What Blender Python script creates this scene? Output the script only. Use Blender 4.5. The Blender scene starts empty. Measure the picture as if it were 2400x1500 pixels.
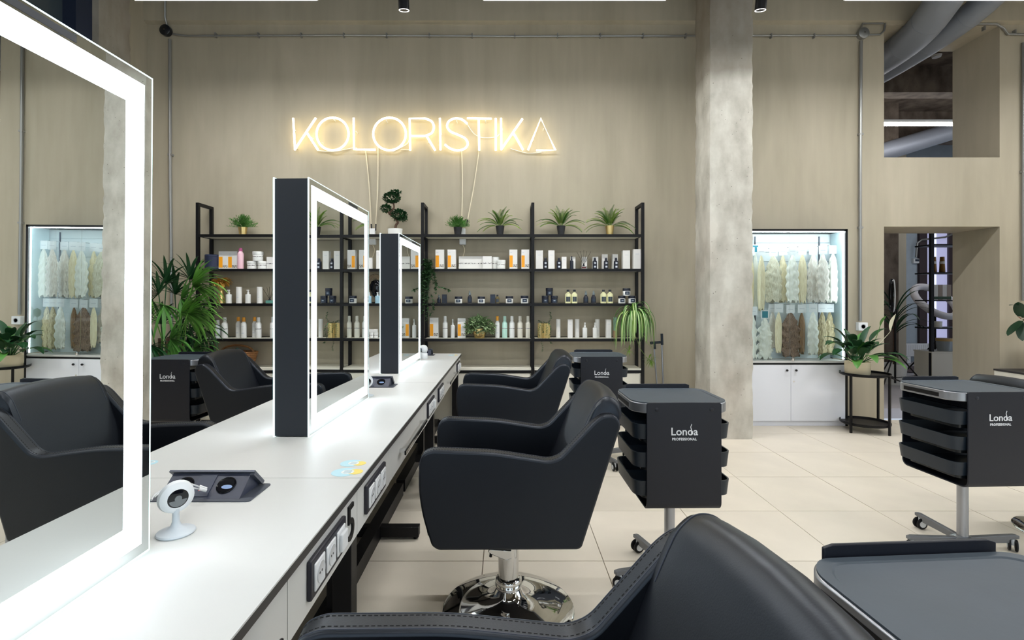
import bpy, math, random
from mathutils import Vector, Matrix
random.seed(7)
PI = math.pi
S = bpy.context.scene
COL = S.collection
F = 1193.0; HC = 1.31; VX = 1185.0; VY = 700.0

# ---------------------------------------------------------------- camera
cam_d = bpy.data.cameras.new('camera'); cam = bpy.data.objects.new('camera', cam_d); COL.objects.link(cam)
cam.location = (0, 0, HC); cam.rotation_euler = (PI/2, 0, 0)
cam_d.sensor_width = 36; cam_d.lens = F/2400*36
cam_d.shift_x = (1200-VX)/2400; cam_d.shift_y = -(750-VY)/2400
cam_d.clip_start = 0.02; cam_d.clip_end = 100
S.camera = cam
# ---------------------------------------------------------------- view, world
S.view_settings.view_transform = 'Standard'; S.view_settings.look = 'None'
S.view_settings.gamma = 1; S.view_settings.use_curve_mapping = False
S.view_settings.exposure = 0.0
LAMP = 118.0      # linear pendant lamps
BAND = 6.5       # mirror light bands
NEON = 6.0
w = bpy.data.worlds.new('world'); S.world = w; w.use_nodes = True
w.node_tree.nodes['Background'].inputs[0].default_value = (0.75, 0.85, 1, 1)
w.node_tree.nodes['Background'].inputs[1].default_value = 0.7
S.cycles.max_bounces = 10; S.cycles.diffuse_bounces = 5; S.cycles.glossy_bounces = 5
S.cycles.sample_clamp_indirect = 4
def area(name, loc, rot, sx, sy, power, color=(1, 1, 1)):
    l = bpy.data.lights.new(name, 'AREA'); l.shape = 'RECTANGLE'; l.size = sx; l.size_y = sy
    l.energy = power; l.color = color
    o = bpy.data.objects.new(name, l); COL.objects.link(o); o.location = loc; o.rotation_euler = rot
    return o
# cool fill light added outside unseen windows behind the camera and to the right
area('added_daylight_fill', (1.0, -4.32, 1.9), (PI/2, 0, 0), 7.2, 2.9, 110, (0.80, 0.90, 1.0))
area('added_daylight_fill', (7.32, 1.0, 2.0), (PI/2, 0, PI/2), 5.2, 2.5, 65, (0.80, 0.90, 1.0))

# ---------------------------------------------------------------- helpers
def P(px, py, d):
    return Vector(((px-VX)/F*d, d, HC-(py-VY)/F*d))
def X(px, d): return (px-VX)/F*d
def Z(py, d): return HC-(py-VY)/F*d

def srgb(r, g, b):
    f = lambda c: (c/255/12.92) if c/255 <= .04045 else ((c/255+.055)/1.055)**2.4
    return (f(r), f(g), f(b), 1)
MATS = {}
def mat(name, col, rough=.5, metal=0, noise=0, nscale=8, stretch=(1, 1, 1), bump=0, bscale=120, emit=None, estr=0,
        trans=0, ior=1.45, spec=.5, coat=0, alpha=1):
    if name in MATS: return MATS[name]
    m = bpy.data.materials.new(name); m.use_nodes = True; nt = m.node_tree; b = nt.nodes['Principled BSDF']
    b.inputs['Base Color'].default_value = col; b.inputs['Roughness'].default_value = rough
    b.inputs['Metallic'].default_value = metal; b.inputs['IOR'].default_value = ior
    b.inputs['Transmission Weight'].default_value = trans; b.inputs['Specular IOR Level'].default_value = spec
    b.inputs['Coat Weight'].default_value = coat; b.inputs['Alpha'].default_value = alpha
    if emit: b.inputs['Emission Color'].default_value = emit; b.inputs['Emission Strength'].default_value = estr
    tc = nt.nodes.new('ShaderNodeTexCoord')
    if noise:
        mp = nt.nodes.new('ShaderNodeMapping'); mp.inputs['Scale'].default_value = stretch
        nt.links.new(tc.outputs['Object'], mp.inputs[0])
        n = nt.nodes.new('ShaderNodeTexNoise'); n.inputs['Scale'].default_value = nscale; n.inputs['Detail'].default_value = 5
        nt.links.new(mp.outputs[0], n.inputs['Vector'])
        r = nt.nodes.new('ShaderNodeValToRGB')
        k = noise
        r.color_ramp.elements[0].position = .3; r.color_ramp.elements[1].position = .7
        r.color_ramp.elements[0].color = (col[0]*(1-k), col[1]*(1-k), col[2]*(1-k), 1)
        r.color_ramp.elements[1].color = (min(1, col[0]*(1+k)), min(1, col[1]*(1+k)), min(1, col[2]*(1+k)), 1)
        nt.links.new(n.outputs['Fac'], r.inputs[0]); nt.links.new(r.outputs[0], b.inputs['Base Color'])
    if bump:
        n2 = nt.nodes.new('ShaderNodeTexNoise'); n2.inputs['Scale'].default_value = bscale; n2.inputs['Detail'].default_value = 3
        nt.links.new(tc.outputs['Object'], n2.inputs['Vector'])
        bp = nt.nodes.new('ShaderNodeBump'); bp.inputs['Strength'].default_value = bump; bp.inputs['Distance'].default_value = .005
        nt.links.new(n2.outputs['Fac'], bp.inputs['Height']); nt.links.new(bp.outputs[0], b.inputs['Normal'])
    MATS[name] = m
    return m

class MB:
    def __init__(s): s.v = []; s.f = []; s.mi = []; s.cur = 0
    def add(s, vs, fs, mtx=None):
        o = len(s.v)
        s.v += [tuple(mtx @ Vector(p)) if mtx else tuple(p) for p in vs]
        s.f += [[o+i for i in f] for f in fs]; s.mi += [s.cur]*len(fs)
        return s
    def box(s, x0, x1, y0, y1, z0, z1, mtx=None):
        vs = [(x, y, z) for x in (x0, x1) for y in (y0, y1) for z in (z0, z1)]
        return s.add(vs, [(0, 1, 3, 2), (4, 6, 7, 5), (0, 4, 5, 1), (2, 3, 7, 6), (0, 2, 6, 4), (1, 5, 7, 3)], mtx)
    def cbox(s, c, sx, sy, sz, mtx=None):
        return s.box(c[0]-sx/2, c[0]+sx/2, c[1]-sy/2, c[1]+sy/2, c[2]-sz/2, c[2]+sz/2, mtx)
    def prism(s, pts, a0, a1, axis='y', mtx=None):
        n = len(pts)
        def mk(p, a):
            return (p[0], a, p[1]) if axis == 'y' else ((a, p[0], p[1]) if axis == 'x' else (p[0], p[1], a))
        vs = [mk(p, a0) for p in pts]+[mk(p, a1) for p in pts]
        fs = [list(range(n)), list(range(2*n-1, n-1, -1))]+[(i, n+i, n+(i+1) % n, (i+1) % n) for i in range(n)]
        return s.add(vs, fs, mtx)
    def lathe(s, prof, seg=20, c=(0, 0, 0), mtx=None, sx=1, sy=1):
        vs = []; fs = []; n = len(prof)
        for r, z in prof:
            for k in range(seg):
                a = 2*PI*k/seg; vs.append((c[0]+r*sx*math.cos(a), c[1]+r*sy*math.sin(a), c[2]+z))
        for i in range(n-1):
            for k in range(seg):
                fs.append((i*seg+k, i*seg+(k+1) % seg, (i+1)*seg+(k+1) % seg, (i+1)*seg+k))
        if prof[0][0] > 1e-5: fs.append(list(range(seg-1, -1, -1)))
        if prof[-1][0] > 1e-5 and not (abs(prof[-2][1]-prof[-1][1]) < 1e-6 and prof[-2][0] < prof[-1][0]): fs.append([(n-1)*seg+k for k in range(seg)])
        return s.add(vs, fs, mtx)
    def tube(s, pts, r, seg=8, closed=False, r2=None):
        pts = [Vector(p) for p in pts]; n = len(pts); vs = []; fs = []
        up = None
        for i, p in enumerate(pts):
            if closed: t = (pts[(i+1) % n]-pts[i-1])
            else: t = pts[min(i+1, n-1)]-pts[max(i-1, 0)]
            t = t.normalized() if t.length > 1e-9 else Vector((0, 0, 1))
            if up is None:
                a = Vector((0, 0, 1)) if abs(t.z) < .9 else Vector((1, 0, 0)); up = (a-t*a.dot(t)).normalized()
            else: up = (up-t*up.dot(t)).normalized()
            sd = t.cross(up)
            rr = r if r2 is None else r+(r2-r)*i/max(1, n-1)
            for k in range(seg):
                a = 2*PI*k/seg; vs.append(p+(up*math.cos(a)+sd*math.sin(a))*rr)
        m = n if closed else n-1
        for i in range(m):
            j = (i+1) % n
            for k in range(seg): fs.append((i*seg+k, i*seg+(k+1) % seg, j*seg+(k+1) % seg, j*seg+k))
        if not closed: fs.append(list(range(seg-1, -1, -1))); fs.append([(n-1)*seg+k for k in range(seg)])
        return s.add(vs, fs)
    def torus(s, c, R, r, seg=24, rs=8, mtx=None, sx=1, sy=1):
        vs = []; fs = []
        for i in range(seg):
            a = 2*PI*i/seg
            for k in range(rs):
                b = 2*PI*k/rs; q = R+r*math.cos(b)
                vs.append((c[0]+q*math.cos(a)*sx, c[1]+q*math.sin(a)*sy, c[2]+r*math.sin(b)))
        for i in range(seg):
            for k in range(rs):
                fs.append((i*rs+k, ((i+1) % seg)*rs+k, ((i+1) % seg)*rs+(k+1) % rs, i*rs+(k+1) % rs))
        return s.add(vs, fs, mtx)
    def leaf(s, base, d, L, W, droop=.6, seg=6, up=(0, 0, 1), fold=.25, prof=None, strips=False, twist=0):
        """blade: starts at base along d, bends down by droop over its length"""
        d = Vector(d).normalized(); base = Vector(base); u = Vector(up)
        sd = d.cross(u)
        if sd.length < .05: sd = d.cross(Vector((1, 0, 0)))
        sd.normalize(); p = base.copy(); vs = []; fs = []
        prof = prof or (lambda t: math.sin(PI*min(1, t*.93+.07))**.8)
        dirv = d.copy(); cols = 4 if strips else 3
        for i in range(seg+1):
            t = i/seg; wd = W/2*prof(t) if i < seg else W*.02
            nrm = sd.cross(dirv).normalized()
            sdt = (sd*math.cos(twist*t)+nrm*math.sin(twist*t))
            if cols == 3:
                vs += [p-sdt*wd+nrm*wd*fold, p, p+sdt*wd+nrm*wd*fold]
            else:
                vs += [p-sdt*wd+nrm*wd*fold, p-sdt*wd*.35, p+sdt*wd*.35, p+sdt*wd+nrm*wd*fold]
            p = p+dirv*(L/seg)
            dirv = (dirv+Vector((0, 0, -1))*droop/seg*(.4+1.2*t)).normalized()
        o = len(s.v); s.v += [tuple(q) for q in vs]
        for i in range(seg):
            for k in range(cols-1):
                s.f.append([o+i*cols+k, o+i*cols+k+1, o+(i+1)*cols+k+1, o+(i+1)*cols+k])
                s.mi.append(1 if (strips and k == 1) else s.cur)
        return p
    def build(s, name, m, parent=None, bev=0, smooth=True, angle=40, seg=2, kind=None, label=None, loc=None):
        me = bpy.data.meshes.new(name); me.from_pydata(s.v, [], s.f)
        ms = m if isinstance(m, (list, tuple)) else [m]
        for q in ms: me.materials.append(q)
        me.polygons.foreach_set('material_index', s.mi); me.update()
        if smooth:
            me.shade_smooth(); me.set_sharp_from_angle(angle=math.radians(angle))
        o = bpy.data.objects.new(name, me); COL.objects.link(o)
        if bev:
            b = o.modifiers.new('bevel', 'BEVEL'); b.width = bev; b.segments = seg; b.limit_method = 'ANGLE'; b.angle_limit = math.radians(35)
            b.harden_normals = False
        if parent: o.parent = parent
        if kind: o['kind'] = kind
        if label: o['label'] = label
        if loc: o.location = loc
        return o
def tag(o, label, cat, group=None, kind=None):
    o['label'] = label; o['category'] = cat
    if group: o['group'] = group
    if kind: o['kind'] = kind
    return o
def thing(name, loc, label, cat, rz=0, group=None):
    o = bpy.data.objects.new(name, None); COL.objects.link(o); o.location = loc; o.rotation_euler = (0, 0, rz)
    o.empty_display_size = .05
    return tag(o, label, cat, group)
def struct(name, mb, m, **k):
    return mb.build(name, m, kind='structure', **k)
def copy_tree(o, parent=None):
    c = o.copy(); COL.objects.link(c); c.parent = parent
    for ch in list(o.children): copy_tree(ch, c)
    return c
def text_mesh(txt, size, extrude=.0006, offset=0, xs=1.0, space=1.0):
    cu = bpy.data.curves.new('lettering', 'FONT'); cu.body = txt; cu.size = size; cu.extrude = extrude; cu.align_x = 'CENTER'
    cu.offset = offset; cu.space_character = space; cu.resolution_u = 4
    o = bpy.data.objects.new('lettering', cu); COL.objects.link(o)
    bpy.context.view_layer.update()
    me = bpy.data.meshes.new_from_object(o.evaluated_get(bpy.context.evaluated_depsgraph_get()))
    vs = [(v.co.x*xs, v.co.y, v.co.z) for v in me.vertices]; fs = [list(p.vertices) for p in me.polygons]
    COL.objects.unlink(o); bpy.data.objects.remove(o); bpy.data.meshes.remove(me)
    return vs, fs
def bez(p, n=12):
    """catmull-rom through points"""
    p = [Vector(q) for q in p]; out = []
    for i in range(len(p)-1):
        a = p[max(i-1, 0)]; b = p[i]; c = p[i+1]; d = p[min(i+2, len(p)-1)]
        for k in range(n):
            t = k/n
            out.append(.5*((2*b)+(c-a)*t+(2*a-5*b+4*c-d)*t*t+(3*b-a-3*c+d)*t**3))
    out.append(p[-1]); return out
def roundpoly(pts, r, n=4):
    """round the corners of a closed 2D polygon; r number or list"""
    out = []; m = len(pts)
    for i in range(m):
        rr = r[i] if isinstance(r, (list, tuple)) else r
        p = Vector(pts[i]); a = Vector(pts[i-1]); b = Vector(pts[(i+1) % m])
        if rr <= 0: out.append(tuple(p)); continue
        da = (a-p); db = (b-p); q = min(rr, da.length*.45, db.length*.45)
        s = p+da.normalized()*q; e = p+db.normalized()*q
        for k in range(n+1):
            t = k/n; out.append(tuple((1-t)**2*s+2*t*(1-t)*p+t*t*e))
    return out
def smoothstep(a, b, t):
    t = max(0, min(1, (t-a)/(b-a))); return t*t*(3-2*t)

# ---------------------------------------------------------------- materials
def plaster(name, c, k=.12):
    m = bpy.data.materials.new(name); m.use_nodes = True; nt = m.node_tree; b = nt.nodes['Principled BSDF']
    b.inputs['Roughness'].default_value = .62; b.inputs['Specular IOR Level'].default_value = .35
    tc = nt.nodes.new('ShaderNodeTexCoord')
    mp = nt.nodes.new('ShaderNodeMapping'); mp.inputs['Scale'].default_value = (1.6, 1.6, .45); nt.links.new(tc.outputs['Object'], mp.inputs[0])
    n1 = nt.nodes.new('ShaderNodeTexNoise'); n1.inputs['Scale'].default_value = 1.3; n1.inputs['Detail'].default_value = 8; n1.inputs['Distortion'].default_value = .6
    nt.links.new(mp.outputs[0], n1.inputs['Vector'])
    mp2 = nt.nodes.new('ShaderNodeMapping'); mp2.inputs['Scale'].default_value = (14, 14, 1.2); nt.links.new(tc.outputs['Object'], mp2.inputs[0])
    n2 = nt.nodes.new('ShaderNodeTexNoise'); n2.inputs['Scale'].default_value = 1; n2.inputs['Detail'].default_value = 6
    nt.links.new(mp2.outputs[0], n2.inputs['Vector'])
    mx = nt.nodes.new('ShaderNodeMath'); mx.operation = 'MULTIPLY_ADD'; mx.inputs[1].default_value = .35
    nt.links.new(n2.outputs['Fac'], mx.inputs[0]); nt.links.new(n1.outputs['Fac'], mx.inputs[2])
    r = nt.nodes.new('ShaderNodeValToRGB'); e = r.color_ramp.elements
    e[0].position = .45; e[1].position = .9
    e[0].color = (c[0]*(1-k), c[1]*(1-k), c[2]*(1-k*1.1), 1); e[1].color = (c[0]*(1+k), c[1]*(1+k), c[2]*(1+k*1.1), 1)
    nt.links.new(mx.outputs[0], r.inputs[0]); nt.links.new(r.outputs[0], b.inputs['Base Color'])
    bp = nt.nodes.new('ShaderNodeBump'); bp.inputs['Strength'].default_value = .12; bp.inputs['Distance'].default_value = .01
    nt.links.new(mx.outputs[0], bp.inputs['Height']); nt.links.new(bp.outputs[0], b.inputs['Normal'])
    return m
def concrete(name, c, c2, warm=0):
    m = bpy.data.materials.new(name); m.use_nodes = True; nt = m.node_tree; b = nt.nodes['Principled BSDF']
    b.inputs['Roughness'].default_value = .8; b.inputs['Specular IOR Level'].default_value = .3
    tc = nt.nodes.new('ShaderNodeTexCoord')
    n1 = nt.nodes.new('ShaderNodeTexNoise'); n1.inputs['Scale'].default_value = 2.2; n1.inputs['Detail'].default_value = 9; n1.inputs['Roughness'].default_value = .65
    nt.links.new(tc.outputs['Object'], n1.inputs['Vector'])
    mp = nt.nodes.new('ShaderNodeMapping'); mp.inputs['Scale'].default_value = (5, 5, 2.2); nt.links.new(tc.outputs['Object'], mp.inputs[0])
    n3 = nt.nodes.new('ShaderNodeTexNoise'); n3.inputs['Scale'].default_value = 1.4; n3.inputs['Detail'].default_value = 6; nt.links.new(mp.outputs[0], n3.inputs['Vector'])
    av = nt.nodes.new('ShaderNodeMath'); av.operation = 'MULTIPLY_ADD'; av.inputs[1].default_value = .5
    nt.links.new(n3.outputs['Fac'], av.inputs[0])
    h = nt.nodes.new('ShaderNodeMath'); h.operation = 'MULTIPLY'; h.inputs[1].default_value = .5; nt.links.new(n1.outputs['Fac'], h.inputs[0]); nt.links.new(h.outputs[0], av.inputs[2])
    r = nt.nodes.new('ShaderNodeValToRGB'); e = r.color_ramp.elements
    e[0].position = .38; e[1].position = .62; e[0].color = c2; e[1].color = c
    nt.links.new(av.outputs[0], r.inputs[0])
    v = nt.nodes.new('ShaderNodeTexVoronoi'); v.inputs['Scale'].default_value = 22; v.inputs['Randomness'].default_value = 1; nt.links.new(tc.outputs['Object'], v.inputs['Vector'])
    pit = nt.nodes.new('ShaderNodeMath'); pit.operation = 'LESS_THAN'; pit.inputs[1].default_value = .085; nt.links.new(v.outputs['Distance'], pit.inputs[0])
    n4 = nt.nodes.new('ShaderNodeTexNoise'); n4.inputs['Scale'].default_value = 5; nt.links.new(tc.outputs['Object'], n4.inputs['Vector'])
    gt = nt.nodes.new('ShaderNodeMath'); gt.operation = 'GREATER_THAN'; gt.inputs[1].default_value = .55; nt.links.new(n4.outputs['Fac'], gt.inputs[0])
    pm = nt.nodes.new('ShaderNodeMath'); pm.operation = 'MULTIPLY'; nt.links.new(pit.outputs[0], pm.inputs[0]); nt.links.new(gt.outputs[0], pm.inputs[1])
    mix = nt.nodes.new('ShaderNodeMix'); mix.data_type = 'RGBA'; nt.links.new(pm.outputs[0], mix.inputs['Factor']); nt.links.new(r.outputs[0], mix.inputs['A'])
    mix.inputs['B'].default_value = (c2[0]*.45, c2[1]*.45, c2[2]*.45, 1)
    last = mix.outputs['Result']
    if warm:
        n5 = nt.nodes.new('ShaderNodeTexNoise'); n5.inputs['Scale'].default_value = 1.1; n5.inputs['Detail'].default_value = 4; nt.links.new(tc.outputs['Object'], n5.inputs['Vector'])
        rr = nt.nodes.new('ShaderNodeValToRGB'); rr.color_ramp.elements[0].position = .5; rr.color_ramp.elements[1].position = .68
        rr.color_ramp.elements[1].color = (warm, warm, warm, 1); nt.links.new(n5.outputs['Fac'], rr.inputs[0])
        m2 = nt.nodes.new('ShaderNodeMix'); m2.data_type = 'RGBA'; nt.links.new(rr.outputs[0], m2.inputs['Factor']); nt.links.new(last, m2.inputs['A'])
        m2.inputs['B'].default_value = srgb(205, 160, 130); last = m2.outputs['Result']
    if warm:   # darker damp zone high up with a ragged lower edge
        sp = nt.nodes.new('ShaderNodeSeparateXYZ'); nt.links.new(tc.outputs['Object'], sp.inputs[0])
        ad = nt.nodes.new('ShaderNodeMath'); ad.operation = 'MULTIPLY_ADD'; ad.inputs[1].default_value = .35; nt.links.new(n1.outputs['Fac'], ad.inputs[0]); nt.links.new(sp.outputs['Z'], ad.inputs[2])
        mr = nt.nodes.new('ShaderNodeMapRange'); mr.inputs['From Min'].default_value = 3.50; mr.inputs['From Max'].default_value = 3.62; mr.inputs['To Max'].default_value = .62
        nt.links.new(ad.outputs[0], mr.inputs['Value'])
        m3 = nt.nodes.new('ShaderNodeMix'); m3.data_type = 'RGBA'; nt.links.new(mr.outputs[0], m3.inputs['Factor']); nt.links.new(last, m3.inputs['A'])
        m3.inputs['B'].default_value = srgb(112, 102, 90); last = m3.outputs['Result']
    nt.links.new(last, b.inputs['Base Color'])
    sub = nt.nodes.new('ShaderNodeMath'); sub.operation = 'SUBTRACT'; nt.links.new(av.outputs[0], sub.inputs[0]); nt.links.new(pm.outputs[0], sub.inputs[1])
    bp = nt.nodes.new('ShaderNodeBump'); bp.inputs['Strength'].default_value = .35; bp.inputs['Distance'].default_value = .01
    nt.links.new(sub.outputs[0], bp.inputs['Height']); nt.links.new(bp.outputs[0], b.inputs['Normal'])
    return m
def striped(name, c1, c2, scale, axis=0, rough=.5):
    """hair: fine vertical strand streaks"""
    m = bpy.data.materials.new(name); m.use_nodes = True; nt = m.node_tree; b = nt.nodes['Principled BSDF']; b.inputs['Roughness'].default_value = rough
    tc = nt.nodes.new('ShaderNodeTexCoord'); mp = nt.nodes.new('ShaderNodeMapping')
    mp.inputs['Scale'].default_value = (scale, scale, scale*.06); nt.links.new(tc.outputs['Object'], mp.inputs[0])
    n = nt.nodes.new('ShaderNodeTexNoise'); n.inputs['Scale'].default_value = 1; n.inputs['Detail'].default_value = 4; nt.links.new(mp.outputs[0], n.inputs['Vector'])
    r = nt.nodes.new('ShaderNodeValToRGB'); r.color_ramp.elements[0].position = .35; r.color_ramp.elements[1].position = .65
    r.color_ramp.elements[0].color = c1; r.color_ramp.elements[1].color = c2
    nt.links.new(n.outputs['Fac'], r.inputs[0]); nt.links.new(r.outputs[0], b.inputs['Base Color']); return m
def speckle(name, c1, c2, scale):
    m = bpy.data.materials.new(name); m.use_nodes = True; nt = m.node_tree; b = nt.nodes['Principled BSDF']
    tc = nt.nodes.new('ShaderNodeTexCoord'); v = nt.nodes.new('ShaderNodeTexNoise'); v.inputs['Scale'].default_value = scale
    nt.links.new(tc.outputs['Object'], v.inputs['Vector'])
    r = nt.nodes.new('ShaderNodeValToRGB'); r.color_ramp.interpolation = 'CONSTANT'; r.color_ramp.elements[1].position = .5
    r.color_ramp.elements[0].color = c1; r.color_ramp.elements[1].color = c2
    nt.links.new(v.outputs['Fac'], r.inputs[0]); nt.links.new(r.outputs[0], b.inputs['Base Color']); return m

WALLC = srgb(172, 163, 144)
wallm = plaster('olive_plaster', WALLC)
ceilm = plaster('dark_ceiling_plaster', srgb(70, 66, 58))
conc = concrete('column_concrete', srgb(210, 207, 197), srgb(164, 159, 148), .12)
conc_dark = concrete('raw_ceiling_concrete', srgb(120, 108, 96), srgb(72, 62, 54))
tilem = mat('beige_tile', srgb(226, 216, 200), .38, noise=.05, nscale=3.0, bump=.02, bscale=30)
groutm = mat('grout', srgb(120, 108, 92), .9)
whitem = mat('white_laminate', srgb(214, 214, 211), .42, spec=.4, noise=.01, nscale=2)
creamm = mat('cream_laminate', srgb(232, 228, 214), .5)
edgem = mat('charcoal_edge', srgb(58, 56, 56), .5)
blackm = mat('black_metal', srgb(15, 14, 16), .45, spec=.3, bump=.02)
mirm = mat('mirror_glass', (.86, .89, .88, 1), 0.0, 1)
bandm = mat('led_band', (.9, .93, 1, 1), .5, emit=(.82, .92, 1, 1), estr=BAND)
edgeglow = mat('lit_glass_edge', (.7, .9, .9, 1), .3, emit=(.72, .93, .95, 1), estr=1.4)
sidem = mat('mirror_body', srgb(34, 40, 49), .45, noise=.04)
leather = mat('black_leather', srgb(9, 10, 15), .40, spec=.65, bump=.05, bscale=350, noise=.05, nscale=20)
for _m in (leather,): _m.node_tree.nodes['Principled BSDF'].inputs['Specular Tint'].default_value = (.76, .85, 1, 1)
stitchm = mat('black_thread', srgb(8, 8, 10), .7)
leather_p = mat('grey_stitching', srgb(52, 57, 70), .5)
chrome = mat('chrome', (.80, .80, .80, 1), .04, 1)
alu = mat('brushed_aluminium', srgb(165, 167, 172), .35, .85)
charc = mat('charcoal_plastic', srgb(23, 26, 36), .42, spec=.45, bump=.03, bscale=400)
drawm = mat('blue_grey_plastic', srgb(28, 37, 47), .38, bump=.02, bscale=300)
rubber = mat('grey_rubber_mat', srgb(66, 75, 84), .5, noise=.10, nscale=5, bump=.04, bscale=60)
lettm = mat('white_lettering', srgb(235, 236, 240), .5)
plas_w = mat('white_plastic', srgb(232, 234, 236), .35)
plas_b = mat('black_plastic', srgb(24, 26, 32), .3)
glossb = mat('gloss_black', srgb(10, 12, 18), .08)
def thin_glass(name, tint, refl=.07):
    m = bpy.data.materials.new(name); m.use_nodes = True; nt = m.node_tree; nt.nodes.remove(nt.nodes['Principled BSDF'])
    out = nt.nodes['Material Output']; t = nt.nodes.new('ShaderNodeBsdfTransparent'); t.inputs[0].default_value = tint
    g = nt.nodes.new('ShaderNodeBsdfGlossy'); g.inputs['Roughness'].default_value = .01; mx = nt.nodes.new('ShaderNodeMixShader')
    lw = nt.nodes.new('ShaderNodeFresnel'); lw.inputs['IOR'].default_value = 1.35
    nt.links.new(lw.outputs[0], mx.inputs[0]); nt.links.new(t.outputs[0], mx.inputs[1]); nt.links.new(g.outputs[0], mx.inputs[2]); nt.links.new(mx.outputs[0], out.inputs['Surface'])
    return m
glassm = thin_glass('clear_glass', (.96, .99, .985, 1))
galv = mat('galvanised_pipe', srgb(150, 150, 148), .38, .6)
goldleaf = mat('gold_leaf', srgb(228, 184, 92), .38, .55)
gold = mat('brass_gold', srgb(222, 194, 132), .28, 1)
# ================================================================ the room
YB = 5.5; YB2 = 6.08; ZT = 5.0
XL = -3.87; XR = 7.0; YF = -4.0
ox0, ox1 = X(2072, YB), X(2343, YB)
m = MB()
m.box(XL-.3, ox0, YB, YB2, 0, ZT); m.box(ox1, XR+.3, YB, YB2, 0, ZT)
m.box(ox0, ox1, YB, YB2, Z(531, YB), Z(369, YB)); m.box(ox0, ox1, YB, YB2, Z(60, YB), ZT)
struct('wall_back', m, wallm, smooth=False)
struct('wall_right', MB().box(XR, XR+.25, YF, YB, 0, .75).box(XR, XR+.25, YF, YB, 3.3, ZT).box(XR, XR+.25, YF, -1.6, .75, 3.3).box(XR, XR+.25, 3.6, YB, .75, 3.3), wallm, smooth=False)
struct('wall_front', MB().box(XL-.3, XR+.3, YF-.25, YF, 0, .4).box(XL-.3, XR+.3, YF-.25, YF, 3.3, ZT).box(XL-.3, -2.6, YF-.25, YF, .4, 3.3).box(4.6, XR+.3, YF-.25, YF, .4, 3.3), wallm, smooth=False)
# left wall with a tall dark window between the columns
struct('wall_left', MB().box(XL-.3, XL, YF, 1.2, 0, ZT).box(XL-.3, XL, 4.74, YB, 0, ZT).box(XL-.3, XL, 1.2, 4.74, 0, .9).box(XL-.3, XL, 1.2, 4.74, 4.7, ZT), wallm, smooth=False)
navy = mat('navy_window_frame', srgb(38, 46, 66), .45)
nightg = mat('dark_window_glass', srgb(66, 76, 84), .12, spec=.6)
wn = MB()
for a, b in ((4.56, 4.74), (2.85, 2.95), (1.2, 1.3)): wn.box(XL-.2, XL+.02, a, b, .9, 4.7)
wn.box(XL-.2, XL+.02, 1.3, 4.56, .9, .98).box(XL-.2, XL+.02, 1.3, 4.56, 4.62, 4.7)
w1 = struct('window_1', wn, navy)
MB().box(XL-.12, XL-.10, 1.3, 2.85, .98, 4.62).build('pane', nightg, w1)
MB().box(XL-.12, XL-.10, 2.95, 4.56, .98, 4.62).build('pane', nightg, w1)
frm = mat('white_window_frame', srgb(210, 212, 215), .5)
for nm, (a0, a1, b) in (('added_window_2', (-2.6, 4.6, 'f')), ('added_window_3', (-1.6, 3.6, 'r'))):  # unseen windows, added so the cool fill light has openings to enter by
    q = MB(); z0 = .4 if b == 'f' else .75
    n = 4
    for k in range(n+1):
        c = a0+(a1-a0)*k/n
        if b == 'f': q.box(c-.03, c+.03, YF-.18, YF-.1, z0, 3.3)
        else: q.box(XR+.1, XR+.18, c-.03, c+.03, z0, 3.3)
    for zz in (z0+.03, 3.27):
        if b == 'f': q.box(a0, a1, YF-.18, YF-.1, zz-.03, zz+.03)
        else: q.box(XR+.1, XR+.18, a0, a1, zz-.03, zz+.03)
    wo = struct(nm, q, frm)
    for k in range(n):
        c0 = a0+(a1-a0)*k/n+.03; c1 = a0+(a1-a0)*(k+1)/n-.03; g = MB()
        if b == 'f': g.box(c0, c1, YF-.145, YF-.139, z0+.06, 3.24)
        else: g.box(XR+.139, XR+.145, c0, c1, z0+.06, 3.24)
        g.build('pane', glassm, wo, smooth=False)
struct('ceiling', MB().box(XL-.3, XR+.3, YF-.25, YB2, ZT, ZT+.2), ceilm, smooth=False)
# beam running along the back wall just above the conduit
bz = Z(48, 5.44)
struct('trim_1', MB().prism([(5.5, bz-.012), (5.44, bz), (5.44, ZT), (5.5, ZT)], XL, XR, 'x'), wallm, smooth=False)

# floor: slab with single tiles
fl = struct('floor', MB().box(XL-.3, XR+.3, YF-.25, YB, -.12, -.006), groutm, smooth=False)
T = .6005; jx = .0022
tv = MB().box(jx, T-jx, jx, T-jx, -.008, 0)
tme = None
rng = random.Random(3)
stuffm = MB()
for iy in range(-11, 6):
    y0 = 2.541+T*iy
    for ix in range(-11, 9):
        x0 = 2.29+T*ix
        xa, xb = max(x0, XL), min(x0+T, XR); ya, yb = max(y0, YF), min(y0+T, YB)
        if xb-xa < .02 or yb-ya < .02: continue
        full = (xb-xa > T-.001) and (yb-ya > T-.001)
        if y0 >= .7:
            if full:
                if tme is None:
                    o = tv.build('tile', tilem, fl, smooth=False); tme = o.data
                else:
                    o = bpy.data.objects.new('tile', tme); COL.objects.link(o); o.parent = fl
                o.location = (x0, y0, rng.uniform(-.0004, .0004))
            else:
                MB().box(xa+jx, xb-jx, ya+jx, yb-jx, -.008, 0).build('tile', tilem, fl, smooth=False)
        else: stuffm.box(xa+jx, xb-jx, ya+jx, yb-jx, -.008, 0)
stuffm.build('tiling', tilem, fl, smooth=False, kind='stuff')

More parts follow.
